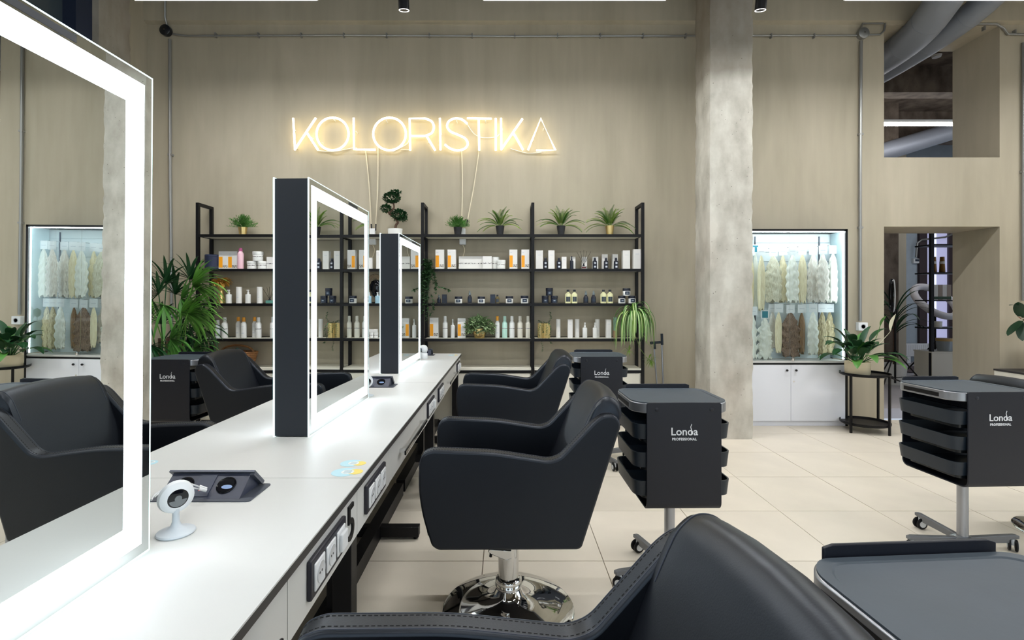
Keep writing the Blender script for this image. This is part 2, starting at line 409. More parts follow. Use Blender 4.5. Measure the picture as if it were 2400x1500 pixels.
# concrete columns with worn, chipped edges
def column(name, x0, x1, y0, y1, label, seed):
    r = random.Random(seed); q = MB(); nz = 120; ring = []
    per = []
    nx = 8
    for k in range(nx): per.append((k/nx, 0))
    for k in range(nx): per.append((1, k/nx))
    for k in range(nx): per.append((1-k/nx, 1))
    for k in range(nx): per.append((0, 1-k/nx))
    vs = []; fs = []; n = len(per)
    chip = [[0]*4 for _ in range(nz+1)]
    for c in range(4):
        v = 0
        for i in range(nz+1):
            v = v*.75+r.gauss(0, .0035); chip[i][c] = abs(v)
    for i in range(nz+1):
        z = ZT*i/nz
        for k, (u, t) in enumerate(per):
            x = x0+(x1-x0)*u; y = y0+(y1-y0)*t
            if k % nx == 0:
                c = chip[i][k//nx]+.004
                x += c*(1 if u < .5 else -1); y += c*(1 if t < .5 else -1)
            else:
                x += r.uniform(-.0006, .0006); y += r.uniform(-.0006, .0006)
            vs.append((x, y, z))
    for i in range(nz):
        for k in range(n): fs.append((i*n+k, i*n+(k+1) % n, (i+1)*n+(k+1) % n, (i+1)*n+k))
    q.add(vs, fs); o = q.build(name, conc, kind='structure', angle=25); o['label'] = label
    return o
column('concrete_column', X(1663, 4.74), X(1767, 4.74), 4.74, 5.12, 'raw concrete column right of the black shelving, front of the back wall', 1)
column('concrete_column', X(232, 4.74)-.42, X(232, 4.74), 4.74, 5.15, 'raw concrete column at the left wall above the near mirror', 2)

# back room seen through the doorway and the upper opening
br = MB().box(3.2, 12, YB2, 11, -.12, 0)
floorg = mat('grey_floor', srgb(176, 172, 176), .45, noise=.04)
floorg2 = struct('floor', br, floorg, smooth=False)
paleb = mat('pale_blue_wall', srgb(178, 190, 200), .7, noise=.05)
YW = 10.6
xw = X(2150, YW)
struct('wall_far', MB().box(3.2, xw, YW, YW+.2, 0, 4.6).box(xw, 12, YW, YW+.2, 0, .28).box(xw, 12, YW, YW+.2, 3.2, 4.6), paleb, smooth=False)
struct('wall_far_left', MB().box(3.2, 3.4, YB2, YW, 0, 4.6), wallm, smooth=False)
struct('wall_far_right', MB().box(11.8, 12, YB2, YW, 0, 4.6), wallm, smooth=False)
struct('ceiling', MB().box(3.2, 12, YB2, YW+.2, 4.62, 4.8), conc_dark, smooth=False)
bm_ = MB().box(3.4, 11.8, 7.25, 7.48, 4.25, 4.62).box(3.4, 11.8, 9.0, 9.25, 4.1, 4.62)
struct('trim_2', bm_, conc_dark, smooth=False)
dframe = mat('dark_brown_frame', srgb(62, 48, 52), .5)
wf = struct('window_4', MB().box(xw, xw+.16, YW-.06, YW+.1, .28, 3.2).box(xw+.62, xw+.74, YW-.05, YW+.1, .28, 3.2).box(xw+1.5, xw+1.62, YW-.05, YW+.1, .28, 3.2).box(xw, 11.8, YW-.05, YW+.1, 3.1, 3.2).box(xw, 11.8, YW-.05, YW+.1, .28, .36), dframe)
lav = mat('frosted_daylit_pane', srgb(170, 170, 205), .4, emit=srgb(176, 178, 214), estr=.7)
lav2 = mat('white_daylit_pane', srgb(215, 225, 235), .4, emit=srgb(205, 222, 240), estr=1.0)
MB().box(xw+.16, xw+.62, YW, YW+.02, .36, 3.1).build('pane', lav, wf)
MB().box(xw+.74, xw+1.5, YW, YW+.02, .36, 3.1).build('pane', lav2, wf)
MB().box(xw+1.62, 11.8, YW, YW+.02, .36, 3.1).build('pane', lav2, wf)
MB().box(xw+.36, xw+.385, YW-.012, YW, .36, 3.1).build('light_gap', mat('bright_gap', (.9, .95, 1, 1), .4, emit=(.8, .92, 1, 1), estr=1.2), wf)
column2 = MB().box(X(2060, 8.6), X(2106, 8.6), 8.6, 9.0, 0, 4.62)
struct('concrete_pillar', column2, conc_dark, smooth=False)['label'] = 'rough dark pillar in the room beyond the doorway'
struct('wall_stub', MB().box(X(2106, 9.0)-.1, X(2124, 9.4), 9.4, YW, 0, 4.62), wallm, smooth=False)

# ---- lamps
lampm = mat('lamp_diffuser', (1, 1, 1, 1), .5, emit=(.98, .985, .975, 1), estr=LAMP)
lampw = mat('wall_row_diffuser', (1, 1, 1, 1), .5, emit=(.98, .985, .975, 1), estr=LAMP*1.75)
lamph = mat('lamp_housing', srgb(225, 225, 222), .5)
lamp_lab = {(-2.21, 4.0): 'white linear pendant lamp at the top left, over the left shelving bay',
            (.545, 4.0): 'white linear pendant lamp at the top middle, right of the neon sign',
            (3.4, 4.0): 'white linear pendant lamp at the top right, before the grey ducts'}
k = 0
for y in (4.0, 1.6, -.9):
    for x in (-2.21, .545, 3.4, 6.2):  # far right lamps are unseen, added to brighten the right of the wall
        k += 1
        lb = lamp_lab.get((x, y), None)
        t = thing('pendant_lamp', (x, y, 3.668), lb or '%s white linear pendant lamp %s, above the view' % ({-2.21: 'left', .545: 'middle', 3.4: 'right', 6.2: 'added far right'}[x], 'of the row at the back wall' if y > 3 else ('over the nearest work stations' if y > 0 else 'behind the camera')), 'lamp', group='linear pendant lamps')
        MB().box(-.725, .725, -.03, .03, .004, .075).build('housing', lamph, t)
        MB().box(-.715, .715, -.024, .024, 0, .004).build('diffuser', lampw if y > 3 else lampm, t)
        for s in (-.6, .6): MB().tube([(s, 0, .07), (s, 0, ZT-3.668)], .002, 5).build('cable', blackm, t)
spl = mat('spot_lens', (1, 1, 1, 1), .3, emit=(1, .98, .94, 1), estr=5)
for x, lb in ((X(947, 4.0), 'black cylinder spotlight between the lamps above the neon sign'), (X(1782, 4.0), 'black cylinder spotlight beside the top of the right concrete column')):
    t = thing('spotlight', (x, 4.0, Z(33, 4.0)+.03), lb, 'spotlight', group='black ceiling spotlights')
    mt = Matrix.Rotation(math.radians(12), 4, 'X')
    MB().lathe([(.036, 0), (.042, 0), (.042, .2), (.0, .2)], 24, mtx=mt).build('housing', blackm, t)
    MB().lathe([(.0, .006), (.034, .004), (.036, -.002), (.040, -.002), (.0401, .006)], 24, mtx=mt).build('lens', spl, t)
    MB().tube([(0, -.04, .19), (0, -.04, ZT-Z(33, 4.0)-.03)], .006, 6).build('stem', blackm, t)
t = thing('pendant_lamp', (6.4, 7.8, Z(289, 7.8)), 'linear lamp in the dark room behind the upper wall opening', 'lamp')
MB().box(-2.6, 3.2, -.03, .03, 0, .05).build('housing', lamph, t)
MB().box(-2.6, 3.2, -.035, .035, -.03, 0).build('diffuser', mat('far_lamp_diffuser', (1, 1, 1, 1), .5, emit=(1, .98, .97, 1), estr=22), t)
for s in (-1.8, .6, 2.6): MB().tube([(s, 0, .05), (s, 0, 4.62-Z(289, 7.8))], .003, 5).build('cable', blackm, t)

# ---- ducts
ductm = mat('grey_duct', srgb(140, 145, 155), .5, .25)
def duct(pts, r, label):
    t = thing('ventilation_duct', pts[1], label, 'duct', group='grey round ducts at the upper opening')
    o = Vector(pts[1]); q = bez([Vector(p)-o for p in pts], 6)
    MB().tube(q, r, 28).build('pipe', ductm, t)
    for i in (5, 9, 13, 17):
        if i < len(q)-1:
            MB().tube([q[i], q[i]+(q[i+1]-q[i]).normalized()*.012], r*1.012, 28).build('seam', ductm, t)
duct([P(2330, -190, 4.2), P(2215, -5, 4.95), P(2140, 88, 5.55), P(2030, 165, 6.5), P(1960, 195, 7.2)], .16, 'left grey ventilation duct running into the upper wall opening')
duct([P(2480, -190, 4.3), P(2330, -15, 5.0), P(2205, 85, 5.6), P(2055, 178, 6.6), P(1985, 210, 7.3)], .125, 'right grey ventilation duct running into the upper wall opening')
t = thing('ventilation_duct', P(2150, 325, 8.6), 'blue grey duct deep in the dark room behind the upper opening', 'duct')
o_ = P(2150, 325, 8.6)
MB().tube([P(2020, 372, 8.4)-o_, P(2280, 292, 8.8)-o_], .15, 24).build('pipe', ductm, t)
t = thing('ceiling_lamp_disc', P(2195, 128, 6.9), 'small round white fixture on the raw ceiling behind the upper opening', 'lamp')
t.location.z = 4.61
MB().lathe([(.0, -.03), (.05, -.028), (.06, 0), (0, 0)], 20).build('disc', plas_w, t)

# ---- conduits on the back wall
def conduit(pts, r, label, clips=0, n=6):
    t = thing('conduit_pipe', pts[0], label, 'pipe', group='metal conduits on the back wall')
    o = Vector(pts[0]); q = [Vector(p)-o for p in pts]
    MB().tube(q, r, 8).build('pipe', galv, t)
    if clips:
        L = q[-1]-q[0]
        for i in range(1, clips+1):
            c = q[0]+L*(i/(clips+1))
            s = MB()
            if abs(L.x) > abs(L.z): s.box(c.x-.006, c.x+.006, c.y-.014, c.y+.025, c.z-.03, c.z+.015)
            else: s.box(c.x-.022, c.x+.022, c.y-.014, c.y+.025, c.z-.01, c.z+.01)
            s.build('clip', galv, t)
    return t
D = 5.475
conduit([P(387, -120, 5.42), P(387, 40, 5.42), P(392, 62, D)], .010, 'short conduit rising from the black junction box at the far left')
conduit([P(398, 92, D), P(399, 400, D), P(402, 640, D), P(402, 905, D)], .016, 'vertical conduit running down the wall behind the palm', 2)
conduit([P(405, 80, D), P(440, 84, D), P(800, 83, D), P(1200, 85, D), P(1640, 84, D), P(2008, 83, D)], .010, 'long horizontal conduit below the ceiling beam', 15)
conduit([P(2018, 96, D), P(2016, 400, D), P(2016, 752, D)], .016, 'vertical conduit between the hair display and the doorway', 2)
conduit([P(2018, 68, D), P(2022, 55, D), P(2070, 55, D)], .010, 'short upper conduit left of the upper opening')
conduit([P(2028, 82, D), P(2062, 81, D), P(2072, 72, D), P(2075, 55, D)], .010, 'short bent conduit left of the upper opening')
conduit([P(2235, 56, D), P(2335, 56, D), P(2352, 66, D), P(2362, 80, D), P(2450, 82, D)], .012, 'bent conduit above the right end of the upper opening', 2)
conduit([P(2399, 100, D), P(2399, 400, D), P(2399, 705, D)], .016, 'vertical conduit at the right edge above the rubber plant', 1)
for px, py, mm, lb in ((393, 75, plas_b, 'round black junction box at the far left end of the long conduit'), (2018, 82, galv, 'round grey junction box left of the upper opening')):
    t = thing('junction_box', P(px, py, 5.5), lb, 'junction box')
    MB().lathe([(0, 0), (.055, 0), (.058, .01), (.058, .05), (.05, .056), (0, .058)], 24, mtx=Matrix.Rotation(PI/2, 4, 'X')).build('housing', mm, t)
    MB().lathe([(0, .056), (.008, .056), (.008, .062), (0, .062)], 8, mtx=Matrix.Rotation(PI/2, 4, 'X')).build('screw', chrome, t)
t = thing('wall_socket', P(2016, 765, 5.5), 'white wall socket under the vertical conduit above the peace lily', 'socket')
MB().box(-.05, .05, -.05, 0, -.045, .045).build('housing', plas_w, t, bev=.005)
MB().lathe([(.02, .05), (.026, .053), (.022, .05), (.02, .046), (0, .046)], 20, mtx=Matrix.Rotation(PI/2, 4, 'X')).build('outlet', mat('socket_grey', srgb(170, 172, 176), .4), t)

# ================================================================ neon sign
neonm = mat('neon_tube', (1, .95, .75, 1), .4, emit=(1, .83, .46, 1), estr=NEON)
t = thing('neon_sign', P(990, 316, 5.45), 'warm white neon tube sign reading KOLORISTIKA on the olive wall', 'sign')
o_ = P(990, 316, 5.45)
def N(x, y, d=5.44): return P(600+x/3.243, 240+y/3.243, d)-o_
def neon(strokes):
    q = MB()
    for s in strokes:
        cl = len(s) > 8 and s[0] == s[-1]
        pts = [N(*p) for p in (s[:-1] if cl else s)]
        q.tube(pts, .0115, 8, closed=cl)
    q.build('letter_tube', neonm, t)
circ = lambda cx, cy, rx, ry: [(cx+rx*math.cos(2*PI*k/40), cy+ry*math.sin(2*PI*k/40)) for k in range(40)]+[(cx+rx, cy)]
def crv(p, n=8): return [(v.x, v.y) for v in bez([(a, b, 0) for a, b in p], n)]
def circ2(cx, cy, rx, ry):
    c = [(cx+rx*math.cos(2*PI*k/40), cy+ry*math.sin(2*PI*k/40)) for k in range(40)]; return c+[c[0]]
neon([[(283, 120), (297, 362)], [(455, 118), (300, 350)], [(385, 228), (472, 362)]])
neon([circ2(582, 240, 122, 124)])
neon([[(742, 118), (745, 358), (908, 360)]])
neon([circ2(1015, 240, 124, 124)])
neon([[(1172, 365), (1168, 122), (1285, 122)]+crv([(1285, 122), (1335, 145), (1352, 188), (1335, 233), (1285, 255)])[1:]+[(1180, 256)], [(1297, 256), (1362, 365)]])
neon([[(1398, 120), (1402, 362)]])
neon([crv([(1605, 162), (1565, 130), (1512, 122), (1465, 145), (1453, 185), (1480, 222), (1535, 246), (1590, 275), (1609, 315), (1585, 352), (1530, 365), (1475, 350), (1435, 320)])])
neon([[(1605, 120), (1790, 124)], [(1692, 124), (1697, 365)]])
neon([[(1822, 122), (1822, 365)]])
neon([[(1862, 120), (1865, 362)], [(2025, 125), (1868, 352)], [(1955, 230), (2030, 362)]])
neon([[(2068, 362), (2165, 122), (2275, 362), (2130, 365)]])
q = MB()
for x, y in ((283, 200), (297, 340), (420, 265), (592, 130), (500, 300), (760, 220), (760, 345), (990, 140), (1180, 245), (1310, 300), (1408, 232), (1525, 140), (1745, 140), (1872, 200), (1955, 240), (2185, 200), (2108, 282), (1697, 360)):
    a = N(x, y, 5.435); q.tube([a, a+Vector((0, .065, 0))], .005, 6)
q.build('tube_holder', plas_w, t)
q = MB()
for pr in (((470, 366), (590, 372), (740, 345)), ((1040, 372), (1140, 320), (1165, 280)), ((1605, 165), (1660, 240), (1730, 268), (1822, 262), (1850, 240)), ((1935, 352), (2060, 385), (2170, 378)), ((1100, 360), (1165, 362), (1170, 365))):
    q.tube(bez([N(x, y, 5.48) for x, y in pr], 8), .0035, 6)
q.build('lead_wire', plas_w, t)
cabm = mat('white_cable', srgb(225, 215, 190), .5)
for a, b, lb in (((857, 354), (870, 525), 'leftmost thin white cable hanging from the neon sign'), ((886, 345), (881, 525), 'second thin white cable from the left under the neon sign'),
                 ((1082, 352), (1082, 512), 'straight thin white cable above the shelf with the black pots'), ((1123, 350), (1096, 515), 'slanting thin white cable right of the straight one')):
    p0 = P(a[0], a[1], 5.48); p1 = P(b[0], b[1], 5.46)
    c = thing('power_cable', p0, lb, 'cable', group='cables under the neon sign')
    mid = (p0+p1)/2+Vector((.008, 0, 0))
    MB().tube(bez([(0, 0, 0), mid-p0, p1-p0], 6), .0055, 6).build('wire', cabm, c)
    d = (p1-p0).normalized()
    MB().tube([p1-p0, p1-p0+d*.07], .007, 6).build('black_sleeve', plas_b, c)
for px, lb in ((875, 'white plug adapter on the wall above the shelf left of the bonsai'), (1085, 'white plug adapter on the wall behind the small bushy plant')):
    a = thing('plug_adapter', P(px, 546, 5.5), lb, 'adapter', group='white plug adapters')
    MB().box(-.03, .03, -.05, 0, -.02, .045).box(-.035, .035, -.05, 0, -.13, -.07).build('housing', plas_w, a, bev=.006)
    MB().tube(bez([(0, -.03, -.13), (.02, -.03, -.2), (-.03, -.02, -.33), (-.05, -.01, -.38)], 6), .004, 6).build('wire', cabm, a)

# ================================================================ work tables
XE, XC = -.452, -.873; XW = 2*XC-XE
units = [(-.215, 'near white work table under the first lit mirror'), (1.59, 'middle white work table under the second lit mirror'), (3.395, 'far white work table under the third lit mirror')]
sockb = mat('black_socket_frame', srgb(34, 34, 44), .4)
def socket_strip(parent, y0, side, switch=False):
    """three gang black frame on the apron, its cups white"""
    s = 1 if side > 0 else -1
    xf = XE-XC-.012 if s > 0 else -(XE-XC-.012)
    g = MB(); a, b = sorted((xf, xf+s*.012)); g.box(a, b, y0, y0+.26, -.148, -.054)
    fr = g.build('socket_frame', sockb, parent, bev=.004)
    for k in range(3):
        yc = y0+.05+k*.08
        MB().box(min(xf+s*.010, xf+s*.016), max(xf+s*.010, xf+s*.016), yc-.033, yc+.033, -.134, -.068).build('socket_plate', plas_w, fr, bev=.003)
        if switch and k == 2:
            MB().box(min(xf+s*.016, xf+s*.026), max(xf+s*.016, xf+s*.026), yc-.024, yc+.024, -.126, -.076).build('dimmer_knob', plas_w, fr, bev=.004)
        else:
            mt = Matrix.Translation((xf+s*.0165, yc, -.101)) @ Matrix.Rotation(s*PI/2, 4, 'Y')
            MB().lathe([(.021, 0), (.025, .002), (.0255, -.001), (.021, -.001), (.019, -.0005), (0, -.0004)], 24, mtx=mt).build('outlet', mat('outlet_white', srgb(205, 207, 210), .35), fr)
            MB().lathe([(0, .0006), (.003, .0006), (.003, 0)], 8, mtx=mt @ Matrix.Translation((.0, .007, 0))).lathe([(0, .0006), (.003, .0006), (.003, 0)], 8, mtx=mt @ Matrix.Translation((0, -.007, 0))).build('contact_hole', plas_b, fr)
for iu, (y0, lb) in enumerate(units):
    L = 1.805
    t = thing('work_table', (XC, y0, .75), lb, 'table', group='white work tables in a row')
    hw = XE-XC
    MB().box(-hw, hw, .0012, L-.0012, -.004, 0).build('tabletop', whitem, t)
    MB().box(-hw-.0005, hw+.0005, .0012, L-.0012, -.024, -.0042).build('edge_band', edgem, t)
    for s in (1, -1):
        a, b = sorted((s*(hw-.03), s*(hw-.012)))
        MB().box(a, b, .002, .44, -.178, -.024).build('apron', whitem, t)
        MB().box(a, b, 1.3, L-.002, -.178, -.024).build('apron', whitem, t)
        dr = MB().box(a, b, .443, 1.297, -.176, -.026).build('drawer', whitem, t, bev=.001)
        hq = MB(); xx = s*(hw-.012)
        a2, b2 = sorted((xx+s*.028, xx+s*.036)); hq.box(a2, b2, .60, 1.2, -.115, -.095)
        hq.build('handle', glossb, dr, bev=.003, label='black bar handle')
        for yy in (.64, 1.16):
            a3, b3 = sorted((xx, xx+s*.030)); MB().box(a3, b3, yy-.008, yy+.008, -.113, -.097).build('handle_post', chrome, dr)
        socket_strip(t, .075, s); socket_strip(t, 1.40, s, switch=True)
    if iu == 0:
        vs, fs = text_mesh('5', .15, .003)
        mt = Matrix.Translation((hw-.012+.003, L-.075, -.155)) @ Matrix.Rotation(PI/2, 4, 'Z') @ Matrix.Rotation(PI/2, 4, 'X')
        MB().add(vs, fs, mt).build('number_sign', blackm, t, label='black digit 5 on the apron')
    # black steel frame
    for yy in ((.03, L-.03) if iu == 2 else (.03,)):
        for s in (1, -1):
            MB().box(min(s*(hw-.09), s*(hw-.03)), max(s*(hw-.09), s*(hw-.03)), yy-.03, yy+.03, -.75, -.024).build('leg', blackm, t, bev=.002)
        MB().box(-hw+.06, hw-.06, yy-.025, yy+.025, -.08, -.03).build('cross_rail', blackm, t)
    for s in (1, -1):
        MB().box(min(s*(hw-.29), s*(hw-.23)), max(s*(hw-.29), s*(hw-.23)), .06, L, -.75, -.67).build('floor_rail', blackm, t)
        MB().box(min(s*(hw-.16), s*(hw-.12)), max(s*(hw-.16), s*(hw-.12)), .28, .32, -.55, -.17).box(min(s*(hw-.16), s*(hw-.12)), max(s*(hw-.16), s*(hw-.12)), .06, .32, -.55, -.50).box(min(s*(hw-.16), s*(hw-.12)), max(s*(hw-.16), s*(hw-.12)), .15, .19, -.50, -.17).build('cable_bracket', blackm, t)
    MB().box(-hw+.02, hw-.02, 1.17, 1.22, -.735, -.68).build('foot_bar', blackm, t, bev=.002)
    q = MB()
    for s in (1, -1): q.lathe([(.012, -.75), (.014, -.74), (.008, -.735)], 10, c=(s*(hw-.04), 1.195, 0))
    q.build('glide', blackm, t)

# lit double-sided mirrors
for iu, (y0, lb) in enumerate(((.316, 'nearest tall lit mirror, cut by the left edge of the picture'), (2.056, 'second lit mirror, in the middle of the work tables'), (3.80, 'farthest lit mirror at the end of the work tables'))):
    t = thing('lit_mirror', (XC+.006, y0, .7505), lb, 'mirror', group='double sided lit mirrors on the tables')
    L = .82; H = 1.05; hx = .073
    yw = math.radians((-.55, -1.5, -1.5)[iu]); pv = (1.0, .0, .0)[iu]*L   # they stand slightly askew
    t.rotation_euler = (0, math.radians(.4) if iu == 0 else 0, yw); t.location.x += math.sin(yw)*pv; t.location.y += pv-math.cos(yw)*pv
    if iu == 0: t.location.z += .0006
    MB().box(-hx+.005, hx-.005, .004, L-.004, 0.003, H-.004).build('body', sidem, t, label='dark grey box body')
    for s in (1, -1):
        a, b = sorted((s*(hx-.005), s*hx))
        g = MB()
        xs = s*hx
        vs = [(xs, 0, 0), (xs, L, 0), (xs, L, H), (xs, 0, H)]
        if s > 0: g.add(vs, [(0, 1, 2, 3)])
        else: g.add(vs, [(3, 2, 1, 0)])
        gl = g.build('mirror_pane', mirm, t, smooth=False)
        e = MB()
        e.box(a, b, 0, .0035, 0, H).box(a, b, L-.0035, L, 0, H).box(a, b, .0035, L-.0035, H-.0035, H).box(a, b, .0035, L-.0035, 0, .0035)
        xo = xs+s*.0003; xi = xs-s*.001; a_, b_ = sorted((xo, xi)); wv = .003
        e.box(a_, b_, 0, L, H-wv, H).box(a_, b_, 0, L, 0, wv).box(a_, b_, 0, wv, wv, H-wv).box(a_, b_, L-wv, L, wv, H-wv)
        e.v = [(x if abs(x-xs) > 1e-6 else x-s*.0002, y, z) for x, y, z in e.v]
        e.build('glass_edge', edgeglow, t, smooth=False, label='glowing glass edge')
        mg, bw = .026, .052; x1 = xs+s*.0006
        def fr(m0, m1):
            return [(x1, m0, m0), (x1, L-m0, m0), (x1, L-m0, H-m0), (x1, m0, H-m0), (x1, m1, m1), (x1, L-m1, m1), (x1, L-m1, H-m1), (x1, m1, H-m1)]
        fs = [(0, 1, 5, 4), (1, 2, 6, 5), (2, 3, 7, 6), (3, 0, 4, 7)]
        if s < 0: fs = [f[::-1] for f in fs]
        MB().add(fr(mg, mg+bw), fs).build('light_band', bandm, t, smooth=False, label='glowing white band')
        MB().box(min(x1, xs), max(x1, xs), .48, .62, H-.021, H-.008).build('touch_switch', sidem, t, smooth=False)

# pop-up socket blocks in the table top
steel_d = mat('dark_grey_steel', srgb(84, 88, 98), .38, .4)
face_d = mat('socket_face', srgb(58, 63, 80), .4)
blueg = mat('socket_cup_blue', srgb(120, 150, 200), .2)
for y0, lb in ((1.40, 'open pop-up socket block behind the near white webcam'), (3.20, 'open pop-up socket block before the far mirror'), (5.0, 'open pop-up socket block at the far end of the tables')):
    t = thing('popup_socket', (-.845, y0, .7503), lb, 'socket block', group='pop-up socket blocks in the tables')
    if y0 > 4.9: t.scale = (1, .8, 1); 
    MB().prism(roundpoly([(-.14, 0), (.14, 0), (.14, .135), (-.14, .135)], .012), 0, .003, 'z').build('base_plate', steel_d, t, smooth=False)
    # raised wedge with the sloping face
    MB().prism([(.014, .003), (.082, .053), (.130, .008), (.130, .003)], -.12, .105, 'x').build('socket_body', face_d, t)
    MB().prism([(.073, .058), (.079, .062), (.136, .012), (.132, .006)], -.13, .118, 'x').build('lid', steel_d, t, bev=.001)
    MB().prism([(.072, .050), (.080, .058), (.133, .010), (.126, .004)], .105, .1175, 'x').build('lid_hinge', steel_d, t)
    ang = math.atan2(.050, .068)
    for xx in (.05, -.07):
        mt = Matrix.Translation((xx, .048, .0288)) @ Matrix.Rotation(ang, 4, 'X')
        MB().lathe([(.0235, 0), (.026, .002), (.027, .0005), (.027, -.002)], 24, mtx=mt).lathe([(0, .0012), (.0235, .0012)], 24, mtx=mt).build('outlet', glossb, t)
        MB().lathe([(0, .0016), (.011, .0016)], 16, mtx=mt @ Matrix.Translation((.005, -.006, 0)), sx=1.4, sy=.6).build('outlet_insert', blueg, t)
    mt = Matrix.Translation((-.01, .048, .029)) @ Matrix.Rotation(ang, 4, 'X')
    ub = MB().box(-.027, .022, -.036, .036, 0, .0012, mt).build('usb_plate', mat('usb_plate', srgb(64, 70, 88), .45), t)
    if y0 < 2:
        MB().box(-.010, -.003, -.019, -.014, .0012, .002, mt).build('red_light', mat('red_light', srgb(200, 40, 50), .4, emit=(.9, .05, .08, 1), estr=.6), ub)

# usb plugs and cable of the near webcam
t = thing('usb_cable', P(470, 1140, 1.45), 'white usb cable plugged into the near pop-up socket', 'cable')
o_ = Vector(t.location)
for dy in (0, .012):
    MB().tube([P(484, 1146+dy*300, 1.425-dy)-o_, P(467, 1140+dy*500, 1.415-dy)-o_], .0045, 8).build('usb_plug', plas_w, t)
MB().tube(bez([P(467, 1141, 1.415)-o_, P(440, 1133, 1.38)-o_, P(405, 1135, 1.33)-o_, P(365, 1158, 1.27)-o_, P(355, 1172, 1.23)-o_], 6), .0022, 6).tube(bez([P(466, 1146, 1.415)-o_, P(445, 1142, 1.38)-o_, P(425, 1133, 1.34)-o_, P(395, 1136, 1.29)-o_, P(362, 1165, 1.25)-o_], 6), .0022, 6).build('wire', plas_w, t)

# webcams
lensg = mat('camera_lens_grey', srgb(110, 114, 116), .25)
def webcam(x, y, rz, label, sc=1):
    t = thing('webcam', (x, y, .7504), label, 'camera', rz, group='white webcams beside the mirrors'); t.scale = (sc,)*3
    MB().lathe([(0, 0), (.040, 0), (.042, .003), (.040, .006), (.022, .011), (.012, .018), (.008, .028), (.0075, .05), (.012, .06), (0, .062)], 28).build('stand', mat('pale_grey_plastic', srgb(205, 212, 218), .35), t)
    mt = Matrix.Translation((0, 0, .088)) @ Matrix.Rotation(PI/2+.12, 4, 'X')
    hd = MB().lathe([(0, -.016), (.02, -.015), (.034, -.009), (.0395, 0), (.037, .009), (.028, .0145), (.020, .0155)], 32, mtx=mt).build('head', plas_w, t)
    MB().lathe([(0, .0165), (.020, .0162), (.0225, .0152), (.0225, .010)], 28, mtx=mt).build('face_glass', glossb, hd)
    mt2 = mt @ Matrix.Translation((.0, -.0, .0168))
    MB().lathe([(0, .0005), (.0045, .001), (.0075, .0012), (.008, 0)], 20, mtx=mt2 @ Matrix.Translation((0, 0, 0))).build('lens', lensg, hd)
    MB().add([tuple(mt2 @ Vector((.0195*math.cos(a), -.0195*math.sin(a)*1.0, 0))) for a in [math.radians(10+16*k) for k in range(11)]], [list(range(11))]).build('lower_face', lensg, hd, smooth=False)
webcam(-.787, 1.215, math.radians(50), 'nearest white round webcam on a stand by the near mirror')
webcam(-.80, 2.93, math.radians(35), 'small white webcam at the far corner of the middle mirror', .95)
t = thing('webcam', (-.772, 4.77, .7504), 'white dome camera with turning head by the farthest mirror', 'camera')
MB().lathe([(0, 0), (.042, 0), (.043, .004), (.040, .045), (.034, .052), (0, .053)], 28).build('base', plas_w, t)
MB().lathe([(.02, .048), (.036, .06), (.043, .082), (.040, .105), (.026, .122), (0, .128)], 28).build('head', plas_w, t)
MB().lathe([(0, .0), (.022, -.003), (.032, -.012), (.036, -.022)], 24, mtx=Matrix.Translation((.012, -.035, .085)) @ Matrix.Rotation(PI/2, 4, 'X') @ Matrix.Rotation(.45, 4, 'Y')).build('face_glass', glossb, t)

# round stickers on the table
cy = mat('sticker_blue', srgb(190, 228, 238), .5); ye = mat('sticker_yellow', srgb(245, 222, 110), .5); stw = mat('sticker_white', srgb(236, 240, 240), .5, noise=.1, nscale=60)
txm = mat('sticker_text', srgb(110, 165, 185), .5)
for px, py, r, rz, lb in ((815, 1106.5, .041, .1, 'round colourful sticker nearest the table seam'), (829, 1086, .036, -.1, 'blue and yellow sticker behind the round one'),
                      (352, 1084, .030, 1, 'pale blue sticker at the right edge of the near mirror'), (1062, 832.5, .04, 0, 'faded blue and yellow sticker on the far table corner')):
    d = .56*F/(py-VY); t = thing('table_sticker', (X(px, d), d, .7502), lb, 'sticker', rz)
    MB().lathe([(0, .0004), (r, .0004), (r, 0)], 32, c=(-r*.25, 0, 0)).build('blue_half', cy, t, smooth=False)
    if px != 352: MB().lathe([(0, .0006), (r*.62, .0006), (r*.62, 0)], 28, c=(r*.55, 0, 0)).build('yellow_half', ye, t, smooth=False)
    MB().lathe([(0, .0008), (r*.5, .0008)], 24, c=(0, 0, 0)).build('white_centre', stw, t, smooth=False)
    q = MB()
    for k in range(3): q.box(-r*.3, r*.3, -r*.25+k*r*.22, -r*.19+k*r*.22, .0008, .001)
    q.build('print', txm, t, smooth=False)
